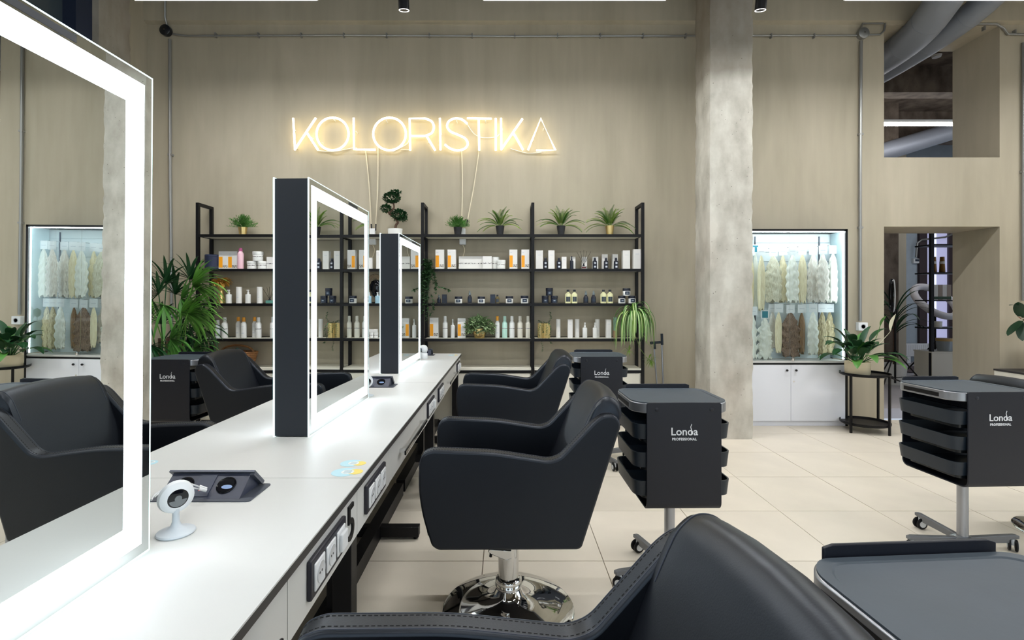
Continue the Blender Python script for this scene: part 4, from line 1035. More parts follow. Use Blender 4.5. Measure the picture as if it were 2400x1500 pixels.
jr = [
 # second level, leftmost bay
 ('obox2', 507, 551, 588, R2, 'wide white carton with two orange tubes printed, left on the second shelf', 'box'),
 ('pink', 554, 568, 581, R2, 'pink bottle with magenta cap beside the wide orange-printed carton', 'bottle'),
 ('wjar', 575, 598, 612, R2, 'white jar under the stacked jar, next to the pink bottle', 'jar'),
 ('wjar', 600, 622, 612, R2, 'white jar under the stacked jar, farther from the pink bottle', 'jar'),
 ('sbox', 623, 652, 602, R2, 'white carton with black script line beside the three stacked white jars', 'box'),
 # third level, leftmost bay
 ('pump', 527, 540, 679, R3, 'small white spray bottle right of the gold head vase', 'bottle'),
 ('tube', 551, 564, 672, R3, 'tall white tube between the two small spray bottles, left bay', 'bottle'),
 ('pump', 573, 585, 679, R3, 'small white spray bottle between the two tall white tubes, left bay', 'bottle'),
 ('tube', 600, 612.6, 672, R3, 'tall white tube left of the teal reed diffuser', 'bottle'),
 # fourth level, leftmost bay
 ('greyb', 502, 514, 750, R4, 'misty white bottle behind the palm leaves, leftmost on the fourth shelf', 'bottle'),
 ('cap', 517, 530.6, 744, R4, 'white bottle beside the palm leaf tips on the fourth shelf', 'bottle'),
 ('ocap', 550.6, 562, 743, R4, 'white bottle with orange cap, left one of the close pair, fourth shelf', 'bottle', .04),
 ('ocap', 562.5, 575, 744, R4, 'white bottle with orange cap, right one of the close pair, fourth shelf', 'bottle'),
 ('ocap', 589, 600, 743, R4, 'orange capped bottle half behind a plain white bottle', 'bottle', .05),
 ('cap', 597, 610, 744, R4, 'white capped bottle in front of an orange capped one', 'bottle'),
 ('cap', 631, 643, 743, R4, 'white bottle at the edge of the middle mirror, fourth shelf', 'bottle'),
 # second bay (between the mirrors)
 ('wbox', 862, 872, 604, R2, 'small white carton with black letters between the two mirrors', 'box'),
 ('wbox', 882, 894, 587, R2, 'tall white carton partly hidden by the farthest mirror', 'box'),
 ('spray', 858, 869.5, 685, R3, 'pale blue spray bottle left of the oval black head form', 'bottle'),
 ('spray', 878, 890, 685, R3, 'pale blue spray bottle right of the oval black head form', 'bottle'),
 # third bay, second level
 ('obox', 1020.5, 1040.5, 585, R2, 'leftmost orange-printed white carton on the second shelf, by the ivy', 'box'),
 ('obox', 1049, 1068, 585, R2, 'orange-printed carton left of the long white carton', 'box'),
 ('sbox', 1074, 1131, 599.5, R2, 'long white carton with black script line', 'box'),
 ('sbox', 1131.5, 1152.5, 600.5, R2, 'square white script carton right of the long one', 'box'),
 ('wjar', 1152, 1170.5, 602, R2, 'white jar half hidden behind the shorter white jar', 'jar', .06),
 ('wjar', 1164.5, 1185, 609, R2, 'short white jar at the end of the white script cartons', 'jar'),
 ('obox', 1194, 1212.5, 585, R2, 'orange-printed carton right of the short white jar', 'box'),
 ('obox', 1222, 1240.5, 585, R2, 'orange-printed carton beside the third bay post', 'box'),
 # third bay, third level
 ('dropper', 1024, 1032.5, 690, R3, 'tiny dark dropper bottle next to the ivy', 'bottle'),
 ('bbox', 1036, 1047, 690, R3, 'small black carton right of the tiny dropper bottle', 'box'),
 ('jar', 1065, 1083, 695, R3, 'white jar with black lid left of the black dropper bottle', 'jar'),
 ('dropper', 1095.5, 1106, 681, R3, 'black dropper bottle between two black-lidded white jars', 'bottle'),
 ('jar', 1119, 1136.5, 695, R3, 'white jar with black lid right of the black dropper bottle', 'jar'),
 ('bbox', 1149, 1160.5, 690, R3, 'small black carton touching a tiny amber bottle', 'box'),
 ('oil', 1161, 1170.5, 691, R3, 'tiny amber bottle right of the small black carton', 'bottle'),
 ('jar', 1185, 1203, 694, R3, 'white jar with black lid, second from the bay post, third shelf', 'jar'),
 ('jar', 1220.5, 1239, 693, R3, 'white jar with black lid just left of the middle post, third shelf', 'jar'),
 # third bay, fourth level
 ('obox', 1007, 1027, 745, R4, 'orange-printed carton leftmost on the fourth shelf of the third bay', 'box'),
 ('cap', 1037, 1048.5, 741, R4, 'white bottle right of the leftmost low orange carton', 'bottle'),
 ('pump', 1056, 1065.5, 748, R4, 'slim white spray bottle between the bottle and an orange carton', 'bottle'),
 ('obox', 1072.5, 1091, 746, R4, 'orange-printed carton left of the variegated plant', 'box'),
 ('ocap', 1160.5, 1171, 741, R4, 'orange capped bottle right of the variegated plant', 'bottle'),
 ('mint', 1177, 1189, 741, R4, 'mint green bottle on the fourth shelf', 'bottle'),
 ('cap', 1194, 1206, 741, R4, 'white script bottle right of the mint green one', 'bottle'),
 ('shine', 1213, 1225, 741, R4, 'cream bottle second from the middle post, fourth shelf', 'bottle'),
 ('shine', 1232, 1243, 741, R4, 'cream bottle beside the middle post, fourth shelf', 'bottle'),
 # rightmost bay, second level
 ('wbox', 1256, 1272.5, 587, R2, 'tall white carton right beside the middle post', 'box'),
 ('blackb', 1273.5, 1284, 604, R2, 'black bottle between the two tall white cartons', 'bottle'),
 ('wbox', 1285, 1299.5, 587, R2, 'tall white carton right of the first black bottle', 'box'),
 ('blackb', 1305, 1316, 604, R2, 'black bottle left of the lone small white carton', 'bottle'),
 ('wbox', 1316.5, 1327.5, 602, R2, 'lone small white carton right of the second black bottle', 'box'),
 ('bpump', 1336, 1344.5, 600, R2, 'slim black pump bottle left of the reed diffuser', 'bottle'),
 ('wbox', 1337, 1348.5, 602, R2, 'small white carton behind the black pump bottle', 'box', .07),
 ('wbox', 1364, 1376, 602, R2, 'small white carton behind the reed diffuser', 'box', .09),
 ('blackb', 1389.5, 1400, 604, R2, 'black bottle right of the reed diffuser', 'bottle'),
 ('wbox', 1389, 1402, 602, R2, 'small white carton behind the black bottle right of the diffuser', 'box', .07),
 ('wbox', 1411, 1424, 596, R2, 'white carton behind the second last black bottle', 'box', .07),
 ('blackb', 1416, 1426.5, 604, R2, 'second last black bottle on the second shelf', 'bottle'),
 ('wbox', 1435.5, 1448, 596, R2, 'white carton behind the last black bottle', 'box', .07),
 ('blackb', 1439.5, 1450, 604, R2, 'last black bottle before the tall cartons at the right', 'bottle'),
 ('wbox', 1460, 1476.5, 587, R2, 'tall white carton second from the right post', 'box'),
 ('wbox', 1484.5, 1502, 584, R2, 'tall white carton beside the right post', 'box'),
 # rightmost bay, third level
 ('bjar', 1270, 1286.5, 693, R3, 'lower left black jar of the stack of three', 'jar'),
 ('bjar', 1291, 1308, 693, R3, 'lower right black jar of the stack of three', 'jar'),
 ('cream', 1325, 1339, 679, R3, 'leftmost cream lotion bottle with black label and cap', 'bottle'),
 ('cream', 1340, 1354, 679, R3, 'second cream lotion bottle, left of the black droppers', 'bottle'),
 ('dropper', 1368, 1379.5, 681, R3, 'left one of the two black dropper bottles', 'bottle'),
 ('dropper', 1386, 1398, 681, R3, 'right one of the two black dropper bottles', 'bottle'),
 ('cream', 1408, 1422.7, 679, R3, 'third cream lotion bottle, right of the black droppers', 'bottle'),
 ('cream', 1423.5, 1438, 679, R3, 'rightmost cream lotion bottle', 'bottle'),
 ('jar', 1450, 1467.5, 693, R3, 'lower left white jar of the stack at the right post', 'jar'),
 ('jar', 1474, 1492, 693, R3, 'lower right white jar of the stack at the right post', 'jar'),
 # rightmost bay, fourth level
 ('tube', 1303.5, 1314, 748, R4, 'tall white tube right of the gold planter', 'bottle', .03),
 ('wbox', 1331, 1342, 749, R4, 'tall slim white carton left of a pale tube, fourth shelf', 'box'),
 ('tube', 1347.5, 1358.5, 748, R4, 'pale tube right of the slim white carton', 'bottle', .04),
 ('pump', 1366, 1377, 756, R4, 'small white spray bottle standing alone, fourth shelf', 'bottle'),
 ('pump', 1390, 1400.5, 756, R4, 'small white spray bottle overlapping a pale tube', 'bottle'),
 ('tube', 1395.5, 1406, 748, R4, 'pale tube behind the small spray bottle', 'bottle', .07),
 ('wbox', 1421, 1432.5, 749, R4, 'tall slim white carton left of the spider plant', 'box'),
 ('coral', 1438.5, 1448, 744, R4, 'mint to coral tube beside the spider plant', 'bottle', .03),
]
for p in jr:
    prod(p[0], p[1], p[2], p[3], p[4], p[5], p[6], p[7] if len(p) > 7 else 0)
# jars standing on other jars
def top_of(yt, row): return Z(yt, DP)+.001
prod('wjar', 588, 612, 589, R2, 'white jar on top of the two white jars', 'jar', zbase=Z(612, DP)+.0008)
prod('bjar', 1279.5, 1296.5, 675, R3, 'black jar on top of the two black jars', 'jar', zbase=Z(693, DP)+.0008)
prod('jar', 1461, 1479.5, 675.5, R3, 'white black-lidded jar on top of the two at the right post', 'jar', zbase=Z(693, DP)+.0008)
prod('wjar', 864.5, 875, 779, R4, 'small white jar, left one between the mirrors', 'jar')
prod('wjar', 875.5, 885.5, 779, R4, 'small white jar, right one between the mirrors', 'jar')
t = thing('product_box', (X(874, DP), DP+.03, Z(779, DP)+.001), 'small flat white box lying on the two small jars', 'box')
MB().box(-.043, .043, -.02, .02, 0, .03).build('carton', whb, t, bev=.002)
t = thing('candle_pot', (X(490, DP), DP+.06, SZ[1]+.0005), 'matt navy blue cylinder pot at the left end of the second shelf', 'pot')
r_ = 16/F*DP; h_ = Z(596, DP)-SZ[1]
MB().lathe([(0, 0), (r_, 0), (r_, h_*.86)], 32).build('body', navym, t)
MB().lathe([(r_*1.0, h_*.87), (r_, h_-.004), (r_-.004, h_), (0, h_)], 32).build('lid', navym, t)
diffuser(1369, 586, 621, R2, 14, brownp, 'square glass reed diffuser with brown label, right bay')
diffuser(629, 672, 702, R3, 15, tealg, 'teal reed diffuser beside the middle mirror', 1.1)
# lettering on the small carton
vs, fs = text_mesh('N\nH', .032, .0005)
# gold head vase
t = thing('head_vase', (X(512, DP), DP+.05, SZ[2]+.0005), 'gold vase shaped as a head with gold leaves in its crown, left bay', 'vase')
r0 = 9.6/F*DP; hh = Z(679, DP)-SZ[2]
MB().lathe([(0, 0), (r0, 0), (r0*.95, .01), (r0*.55, hh*.95), (r0*.5, hh)], 28).build('neck', gold, t)
hz = hh+.028
q = MB()
vs = []; fs = []; ns = 18; nr = 14
for i in range(nr+1):
    ph = PI*i/nr
    for k in range(ns):
        a = 2*PI*k/ns
        x = math.sin(ph)*math.cos(a); y = math.sin(ph)*math.sin(a); z = math.cos(ph)
        rr = 1.0
        if y < -.2:
            if abs(x) < .18 and -.25 < z < .25: rr += .16*(1-abs(x)/.18)
            if .1 < abs(x) < .5 and .05 < z < .3: rr -= .06
            if abs(x) < .3 and -.5 < z < -.35: rr += .06
        vs.append((x*.036*rr*(1-.25*max(0, -z)), y*.040*rr, hz+z*.048))
for i in range(nr):
    for k in range(ns): fs.append((i*ns+k, (i+1)*ns+k, (i+1)*ns+(k+1) % ns, i*ns+(k+1) % ns))
q.add(vs, fs).build('head', gold, t, angle=80)
q = MB(); r = random.Random(5)
for k in range(120):
    a = r.uniform(0, 2*PI); e = r.uniform(-.1, 1.3)
    q.leaf((math.cos(a)*.02, math.sin(a)*.015, hz+.03), (math.cos(a)*math.cos(e), math.sin(a)*math.cos(e), math.sin(e)), r.uniform(.06, .115), .030, 2.2, 4, fold=.5)
q.build('gold_leaves', goldleaf, t, kind='stuff')
# black oval head form with hair strands
t = thing('hair_display_head', (X(880, 5.36), 5.38, SZ[2]+.0005), 'black oval head form draped with hair strands between the mirrors', 'display head')
MB().lathe([(0, 0), (.05, 0), (.05, .008), (.012, .015), (.012, .06), (.05, .09), (.068, .14), (.066, .19), (.045, .235), (0, .25)], 24, sy=.5).build('form', glossb, t)
hs = striped('streaked_hair', srgb(60, 50, 40), srgb(150, 130, 100), 300)
q = MB()
for k in range(9):
    rr = .075+.004*k
    q.tube([(rr*math.cos(a), -.02-.002*k, .15+(.12+.004*k)*math.sin(a)) for a in [PI*j/14 for j in range(15)]], .006, 6)
q.build('hair_strands', hs, t)

# wicker basket on the left cabinet
wick = mat('wicker', srgb(150, 105, 65), .7, noise=.3, nscale=60)
t = thing('wicker_basket', (X(550, 5.3), 5.35, .5958), 'brown wicker basket on the left cabinet behind the chair', 'basket')
q = MB()
for k in range(9): q.torus((0, 0, .01+k*.018), .12+.004*k, .010, 32, 6, sx=1.35, sy=.75)
q.build('woven_body', wick, t)
MB().tube([(.17*math.cos(a), 0, .15+.075*math.sin(a)) for a in [PI*j/20 for j in range(21)]], .011, 8).build('handle', wick, t)
MB().lathe([(0, .12), (.02, .14), (.018, .19), (0, .2)], 12, c=(.0, .0, 0)).build('teal_item', tealg, t)

# walking sticks / long handled tools
t = thing('long_handle_dustpan', (X(1541, 5.36), 5.38, 0), 'grey T-handled long dustpan leaning right of the shelving', 'dustpan')
b0 = Vector((X(1541, 5.36), 5.38, 0))
MB().tube([P(1533, 818, 5.42)-b0, P(1548, 1000, 5.36)-b0], .0085, 10).build('pole', alu, t)
MB().tube([P(1524, 804, 5.42)-b0, P(1548, 802, 5.42)-b0], .014, 12).tube([P(1534, 806, 5.42)-b0, P(1535, 818, 5.42)-b0], .0125, 10).build('grip', drawm, t)
MB().prism([(-.10, 0), (.10, 0), (.08, .11), (-.08, .11)], -.10, .0, 'y', Matrix.Translation(P(1549, 1020, 5.33)-b0+Vector((0, 0, -.0)))).build('pan', drawm, t)
t = thing('broom', (X(1555, 5.36), 5.38, 0), 'broom with grey grip standing right of the dustpan', 'broom')
b0 = Vector((X(1555, 5.36), 5.38, 0))
MB().tube([P(1551, 806, 5.42)-b0, P(1557, 985, 5.36)-b0], .0085, 10).build('pole', alu, t)
MB().tube([P(1551, 782, 5.42)-b0, P(1552, 808, 5.42)-b0], .0135, 12).build('grip', drawm, t)
pb = P(1557, 985, 5.36)-b0
MB().cbox((pb.x, pb.y, .075), .20, .05, .04).build('head', drawm, t, bev=.006)
q = MB()
for k in range(28): q.box(pb.x-.095+k*.0068, pb.x-.091+k*.0068, pb.y-.02, pb.y+.02, 0, .056)
q.build('bristles', blackm, t, kind='stuff')

# ================================================================ hair display cabinet
CX0, CX1 = X(1722, 5.24), X(1981, 5.24); CY = 5.24; cw = CX1-CX0
t = thing('display_cabinet', ((CX0+CX1)/2, CY, 0), 'lit glass display cabinet with hair extensions over white doors, right of the column', 'cabinet')
h = cw/2; ZB = Z(850, CY); ZC = Z(537, CY); DYC = .25
cabw = mat('cabinet_white', srgb(240, 242, 250), .42)
slat = mat('pale_slatwall', srgb(226, 234, 238), .5)
for s in (-1, 1):
    a, b = sorted((s*h, s*(h-.018))); MB().box(a, b, 0, DYC, 0, ZB+.001).build('side_panel', cabw, t)
    MB().box(min(s*h, s*(h+.024)), max(s*h, s*(h+.024)), -.004, .014, 0, ZC).box(min(s*h, s*(h+.024)), max(s*h, s*(h+.024)), DYC-.02, DYC, 0, ZC).box(min(s*h, s*(h+.024)), max(s*h, s*(h+.024)), .014, DYC-.02, 0, ZB).build('outer_frame', blackm, t)
    MB().box(min(s*(h-.002), s*(h-.008)), max(s*(h-.002), s*(h-.008)), .02, DYC-.02, ZB+.03, ZC-.02).build('side_glass', mat('painted_side_reflection', srgb(196, 216, 222), .15), t)  # opaque pale colour paints in the bright interior reflected by the side glass
    MB().box(min(s*(h-.012), s*(h-.020)), max(s*(h-.012), s*(h-.020)), .006, .014, ZB+.035, ZC-.02).build('led_strip', mat('led_strip', (1, 1, 1, 1), .5, emit=(.86, .96, 1, 1), estr=22), t)
MB().box(-h-.024, h+.024, -.004, DYC, ZC-.022, ZC).build('top_panel', blackm, t)
MB().box(-h+.01, h-.01, .008, .024, ZC-.030, ZC-.022).build('led_strip', mat('top_led_strip', (1, 1, 1, 1), .5, emit=(.88, .97, 1, 1), estr=60), t)
MB().box(-h, h, 0, DYC, ZB-.004, ZB+.004).build('deck_panel', whitem, t)
MB().box(-h, h, -.004, .01, ZB-.02, ZB-.004).build('black_trim', blackm, t)
MB().box(-h, h, -.004, DYC-.01, ZB+.004, ZB+.02).build('display_floor', whitem, t)
MB().box(-h, h, DYC-.012, DYC, ZB, ZC).build('back_panel', slat, t)
for k in range(13):
    z = ZB+.06+k*.1
    MB().box(-h+.02, h-.02, DYC-.020, DYC-.012, z, z+.092).build('slat', slat, t, bev=.001)
for x in (-.25, h-.13): MB().box(x-.006, x+.006, DYC-.03, DYC-.02, ZB+.05, ZC-.05).build('upright', steel_d, t)
for s in (-1, 1):
    a, b = sorted((s*.0015, s*(h-.012)))
    MB().box(a, b, -.006, -.001, ZB+.022, ZC-.018).build('glass_door', glassm, t)
    MB().box(a, b if s > 0 else b, -.018, -.001, .055, ZB-.022).build('door', cabw, t, bev=.001)
    MB().lathe([(0, .022), (.010, .022), (.012, .014), (.008, .008), (.006, 0)], 16, mtx=Matrix.Translation((s*.047, -.018, ZB-.075)) @ Matrix.Rotation(PI/2, 4, 'X')).build('knob', glossb, t)
MB().lathe([(0, .003), (.008, .003), (.009, 0)], 14, mtx=Matrix.Translation((.028, -.018, ZB-.19)) @ Matrix.Rotation(PI/2, 4, 'X')).build('keyhole', chrome, t)
MB().box(-h, h, .01, .03, 0, .054).build('plinth', cabw, t)
MB().lathe([(0, 0), (.014, 0), (.016, .006), (.014, .03), (0, .034)], 16, c=(.02, -.016, ZB+.022)).build('glass_lock', chrome, t)
# hair bundles
hairm = {'w': striped('platinum_hair', srgb(238, 238, 224), srgb(255, 255, 250), 260), 'b': striped('blonde_hair', srgb(226, 210, 170), srgb(252, 242, 212), 260),
         'g': striped('ash_blonde_hair', srgb(206, 196, 166), srgb(252, 248, 230), 240), 'br': striped('brown_hair', srgb(84, 64, 54), srgb(156, 128, 108), 240),
         'd': striped('dark_blonde_hair', srgb(130, 110, 78), srgb(226, 212, 170), 240), 'r': striped('light_brown_hair', srgb(104, 74, 48), srgb(158, 122, 84), 240),
         'p': striped('pearl_hair', srgb(222, 210, 198), srgb(252, 248, 240), 260)}
cardm = mat('white_card_tag', srgb(240, 242, 245), .5); tealc = mat('teal_card', srgb(50, 130, 150), .5)
hook = alu
def hair(x0, x1, y0, y1, kind, wave, label, dy=.12, card=True, teal=False, wl=.09):
    d = CY+dy; xc = X((x0+x1)/2, d); W = (x1-x0)/F*d; z0 = Z(y0, d); z1 = Z(y1, d); L = z0-z1
    t = thing('hair_extension', (xc, d, z0), label, 'hair extension', group='hair extensions hanging in the display cabinet')
    nz, na = 46, 30; vs = []; fs = []; rr = random.Random(int(x0*7+y0)); ph = [rr.uniform(0, 6.28) for _ in range(6)]
    for i in range(nz+1):
        tt = i/nz
        wd = (.14+.86*math.sin(PI/2*min(1, tt/(.5 if wave else .35)))**.85)*(1-(.14 if wave else .22)*smoothstep(.75, 1, tt))*W/2
        ox_ = wave*.006*math.sin(tt*L/wl*2*PI+ph[0])*smoothstep(.05, .3, tt)
        for k in range(na):
            a = 2*PI*k/na
            rg = 1+.10*math.sin(7*a+ph[1]+wave*1.2*math.sin(tt*L/wl*2*PI+k*.4))+.06*math.sin(13*a+ph[2]) + wave*.05*math.sin(tt*L/wl*2*PI+ph[3]+3*math.sin(a*2+ph[4]))
            zz = -tt*L
            if i >= nz-3: zz += (-.014*(math.sin(5*a+ph[5])+.6*math.sin(11*a)))*((i-nz+4)/4)
            vs.append((ox_+wd*rg*math.cos(a), min(.04, wd*.5)*rg*math.sin(a), zz))
    for i in range(nz):
        for k in range(na): fs.append((i*na+k, (i+1)*na+k, (i+1)*na+(k+1) % na, i*na+(k+1) % na))
    fs += [list(range(na)), [nz*na+k for k in range(na)][::-1]]
    MB().add(vs, fs).build('strands', hairm[kind], t, angle=70)
    if card:
        cwid = .088/2
        MB().box(-cwid, cwid, -.004, -.002, -.005, .085).build('card', cardm, t, smooth=False)
        MB().box(-cwid*.6, cwid*.6, -.0048, -.004, .035, .04).build('print', lab_l if not teal else tealc, t, smooth=False)
        if teal: MB().box(-.03, .03, -.0062, -.0042, .005, .075).build('teal_card', tealc, t, smooth=False)
        MB().tube([(0, 0, .075), (0, .0, .085), (0, CY+DYC-.02-d, .088)], .003, 6).build('hook', hook, t)
rows = [(1731, 1752, 598, 716, 'w', 1, 'first upper white hair bundle behind the column'), (1750, 1767, 598, 720, 'b', 0, 'second upper straight blonde bundle behind the column'),
        (1763, 1777, 592, 730, 'w', 0, 'upper long white hair bundle at the column edge'), (1776, 1792, 598, 726, 'b', 0, 'upper straight blonde bundle right of the long white one'),
        (1794, 1831, 600, 706, 'g', 1, 'wide upper ash wavy hair bundle with dark top'), (1824, 1845, 598, 706, 'b', 1, 'upper pale blonde bundle behind two wavy ones'),
        (1844, 1871, 597, 706, 'w', 1, 'upper wavy platinum bundle at the door seam'), (1871, 1890, 596, 708, 'b', 0, 'upper straight golden blonde bundle right of the seam'),
        (1891, 1920, 596, 707, 'p', 1, 'upper pearl wavy bundle third from the right'), (1915, 1942, 595, 706, 'p', 1, 'upper two-tone wavy bundle second from the right'),
        (1939, 1966, 594, 707, 'w', 1, 'uppermost right white curly bundle by the light strip'),
        (1735, 1762, 738, 838, 'r', 1, 'lower light brown bundle behind the column'), (1757, 1773, 738, 838, 'w', 1, 'lower white bundle at the column edge'),
        (1777, 1808, 746, 840, 'w', 2, 'lower curly white bundle with the teal card'), (1800, 1821, 731, 815, 'p', 1, 'lower short pearl bundle right of the curly white one'),
        (1818, 1832, 731, 825, 'b', 0, 'lower thin straight blonde bundle'), (1832, 1873, 733, 834, 'br', 2, 'lower wide dark brown wavy bundle at the seam'),
        (1872, 1886, 732, 826, 'r', 0, 'lower slim straight brown bundle'), (1894, 1917, 731, 829, 'w', 1, 'lower white wavy bundle right of the slim brown one'),
        (1917, 1937, 731, 831, 'd', 1, 'lower dark blonde wavy bundle second from the right'), (1934, 1955, 731, 828, 'd', 1, 'lower dark blonde streaked bundle farthest right')]
for i, (a, b, c, d_, kd, wv, lb) in enumerate(rows):
    hair(a, b, c, d_, kd, wv, lb, dy=.08+.05*(i % 3)-(.0 if c < 700 else .02), teal=(kd == 'w' and wv == 2) or a == 1763)
# ================================================================ plants
g_dark = mat('dark_green_leaf', srgb(30, 72, 38), .42, noise=.25, nscale=6); g_mid = mat('mid_green_leaf', srgb(76, 128, 54), .45, noise=.25, nscale=8)
g_lt = mat('light_green_leaf', srgb(120, 158, 64), .45, noise=.2, nscale=8); g_fern = mat('fern_green', srgb(152, 186, 80), .5, noise=.3, nscale=6)
g_deep = mat('deep_green_leaf', srgb(24, 54, 34), .35, noise=.2, nscale=8); g_var = mat('cream_green_stripe', srgb(205, 218, 165), .45)
g_ivy = mat('ivy_green', srgb(66, 102, 62), .5, noise=.35, nscale=30); g_sil = mat('silver_green_leaf', srgb(196, 210, 172), .45, noise=.35, nscale=40)
barkm = mat('bark', srgb(92, 70, 56), .8, noise=.3, nscale=40); soil = mat('soil', srgb(50, 40, 32), .95)
potk = mat('black_pot', srgb(30, 30, 34), .5); potw = mat('white_pot', srgb(232, 232, 228), .4); potc = mat('cream_pot', srgb(222, 208, 178), .55)
def potp(t, r0, r1, h, m, z=0):
    MB().lathe([(0, z), (r0, z), (r1, z+h), (r1*.92, z+h), (r1*.9, z+h*.85)], 28).build('pot', m, t)
    MB().lathe([(0, z+h*.85), (r1*.91, z+h*.85)], 20).build('soil', soil, t)
def fern(px, d, row, m, label, n=20, L=.24, seed=1, dn=1.0):
    t = thing('potted_fern', (X(px, d), d, SZ[row]+.0005), label, 'plant', group='ferns on the top shelf'); h = .095
    potp(t, .032, .046, h, m); r = random.Random(seed)
    for k in range(n):
        a = 2*PI*k/n+r.uniform(-.15, .15); e = r.uniform(.15, .75) if k % 3 else r.uniform(1.0, 1.4)
        if abs(math.sin(a)) > .75 and k % 3: e += .5
        Lk = L*r.uniform(.8, 1.05)*(.86 if e > .9 else 1.05); q = MB()
        p = Vector((.01*math.cos(a), .01*math.sin(a), h*.9)); dv = Vector((math.cos(a)*math.cos(e), math.sin(a)*math.cos(e)*.5, math.sin(e))); N_ = 22; pts = [p.copy()]
        for i in range(N_):
            dv = (dv+Vector((0, 0, -1))*1.5*dn/N_*(.4+1.1*i/N_)).normalized(); p = p+dv*Lk/N_; pts.append(p.copy())
            if i > 2:
                sd = dv.cross(Vector((0, 0, 1)));
                if sd.length < .05: sd = Vector((-math.sin(a), math.cos(a), 0))
                sd.normalize(); wl = .042*math.sin(PI*(i/N_)**.75*.93+.15)+.004
                for s in (-1, 1): q.leaf(p, sd*s+dv*.35, wl, .0105, .3, 2, fold=.1)
        q.tube(pts, .0013, 4); q.build('frond', g_fern if k % 2 else g_mid, t)
fern(1172, 5.30, 0, potk, 'fern in a black pot left of the middle post', 28, .24, 1)
fern(1315, 5.30, 0, potk, 'fern in a black pot right of the middle post', 27, .25, 2)
fern(1429, 5.30, 0, gold, 'fern in a shiny gold pot beside the right post', 30, .26, 3)
def bushy(px, d, row, m, label, R, seed, h=.085, potr=.045):
    t = thing('bushy_plant', (X(px, d), d, SZ[row]+.0005), label, 'plant', group='small bushy plants on the top shelf')
    potp(t, potr*.75, potr, h, m); r = random.Random(seed); q = MB()
    for k in range(230):
        a = r.uniform(0, 2*PI); e = r.uniform(.0, 1.5); dv = Vector((math.cos(a)*math.cos(e)*1.25, math.sin(a)*math.cos(e), math.sin(e)*.95+.05))
        b = Vector((0, 0, h)); tip = b+dv*R*r.uniform(.55, 1)
        if k % 2: q.tube([b, b+dv*R*.5, tip], .0012, 3)
        for j in range(4):
            aa = r.uniform(0, 2*PI); q.leaf(tip-dv*R*.12*j, (math.cos(aa)+dv.x, math.sin(aa)+dv.y, .5+dv.z), .026, .008, .3, 2)
    q.build('foliage', g_mid, t, kind='stuff')
bushy(569, 5.33, 0, gold, 'small bushy plant in a gold pot on the left bay top', .125, 4)
bushy(1073, 5.33, 0, potk, 'small bushy plant in a black pot left of the ferns', .115, 5)
# bonsai
t = thing('bonsai_tree', (X(926, 5.33), 5.33, SZ[0]+.0005), 'artificial bonsai with curved trunk in a white pot above the far mirror', 'plant')
MB().lathe([(0, 0), (.072, 0), (.078, .07), (.070, .07), (.068, .06), (0, .06)], 32, sx=1, sy=.7).build('pot', potw, t)
b0 = Vector(t.location)
tk = bez([(0, 0, .06), P(928, 528, 5.33)-b0, P(932, 520, 5.32)-b0, P(920, 505, 5.33)-b0, P(912, 500, 5.33)-b0, P(923, 488, 5.33)-b0, P(921, 475, 5.33)-b0, P(914, 470, 5.33)-b0], 6)
MB().tube(tk, .014, 10, r2=.007).tube(bez([P(922, 507, 5.33)-b0, P(936, 500, 5.32)-b0], 4), .006, 8).tube(bez([P(914, 500, 5.33)-b0, P(902, 494, 5.32)-b0], 4), .006, 8).build('trunk', barkm, t, angle=80)
r = random.Random(8)
for cx_, cy_, rx, ry in ((918, 465, 20, 13), (905, 490, 12, 9), (935, 505, 18, 13), (928, 452, 12, 5), (945, 512, 9, 7)):
    q = MB(); c = P(cx_, cy_, 5.33)-b0
    for k in range(int(rx*ry*2.2)):
        a = r.uniform(0, 2*PI); e = r.uniform(-1.3, 1.5); k_ = r.uniform(.5, 1)**.5
        v = Vector((math.cos(a)*math.cos(e)*rx/F*5.33*k_, math.sin(a)*math.cos(e)*.06*k_, math.sin(e)*ry/F*5.33*k_))
        q.leaf(c+v, (v.x*8+r.uniform(-.6, .6), v.y*8-.3+r.uniform(-.6, .6), r.uniform(-.3, .8)), .024, .019, .4, 2, fold=.15)
    q.build('leaf_cloud', g_dark, t, kind='stuff')
# variegated plant in gold pot
def leafy(name, px, d, zb, label, m, R, H, n, lw, seed, pot, grp=None, ll=.05, down=.5, stems=True):
    t = thing(name, (X(px, d), d, zb), label, 'plant', group=grp)
    if pot: pot(t)
    r = random.Random(seed); q = MB(); ms = m if isinstance(m, list) else [m]
    for k in range(n):
        a = r.uniform(0, 2*PI); e = r.uniform(-.5, 1.45); k_ = r.uniform(.45, 1)
        v = Vector((math.cos(a)*math.cos(e)*R*k_, math.sin(a)*math.cos(e)*min(R, .11)*k_, math.sin(e)*H*k_))
        q.leaf(Vector((0, 0, H*.75))+v, (v.x*6+r.uniform(-.5, .5), v.y*6-.4, r.uniform(-.4, .7)), ll*r.uniform(.7, 1.2), lw, down, 3, strips=len(ms) > 1)
    q.build('foliage', ms, t, kind='stuff'); return t
leafy('variegated_plant', 1124, 5.31, SZ[3]+.0005, 'silver and green leafy plant in a gold pot, fourth shelf', [mat('sage_leaf', srgb(112, 142, 92), .45, noise=.3, nscale=40), g_sil], .155, .125, 420, .034, 3,
      lambda t: MB().lathe([(0, 0), (.05, 0), (.068, .05), (.06, .1), (.052, .1), (0, .09)], 24).build('pot', gold, t), ll=.052)
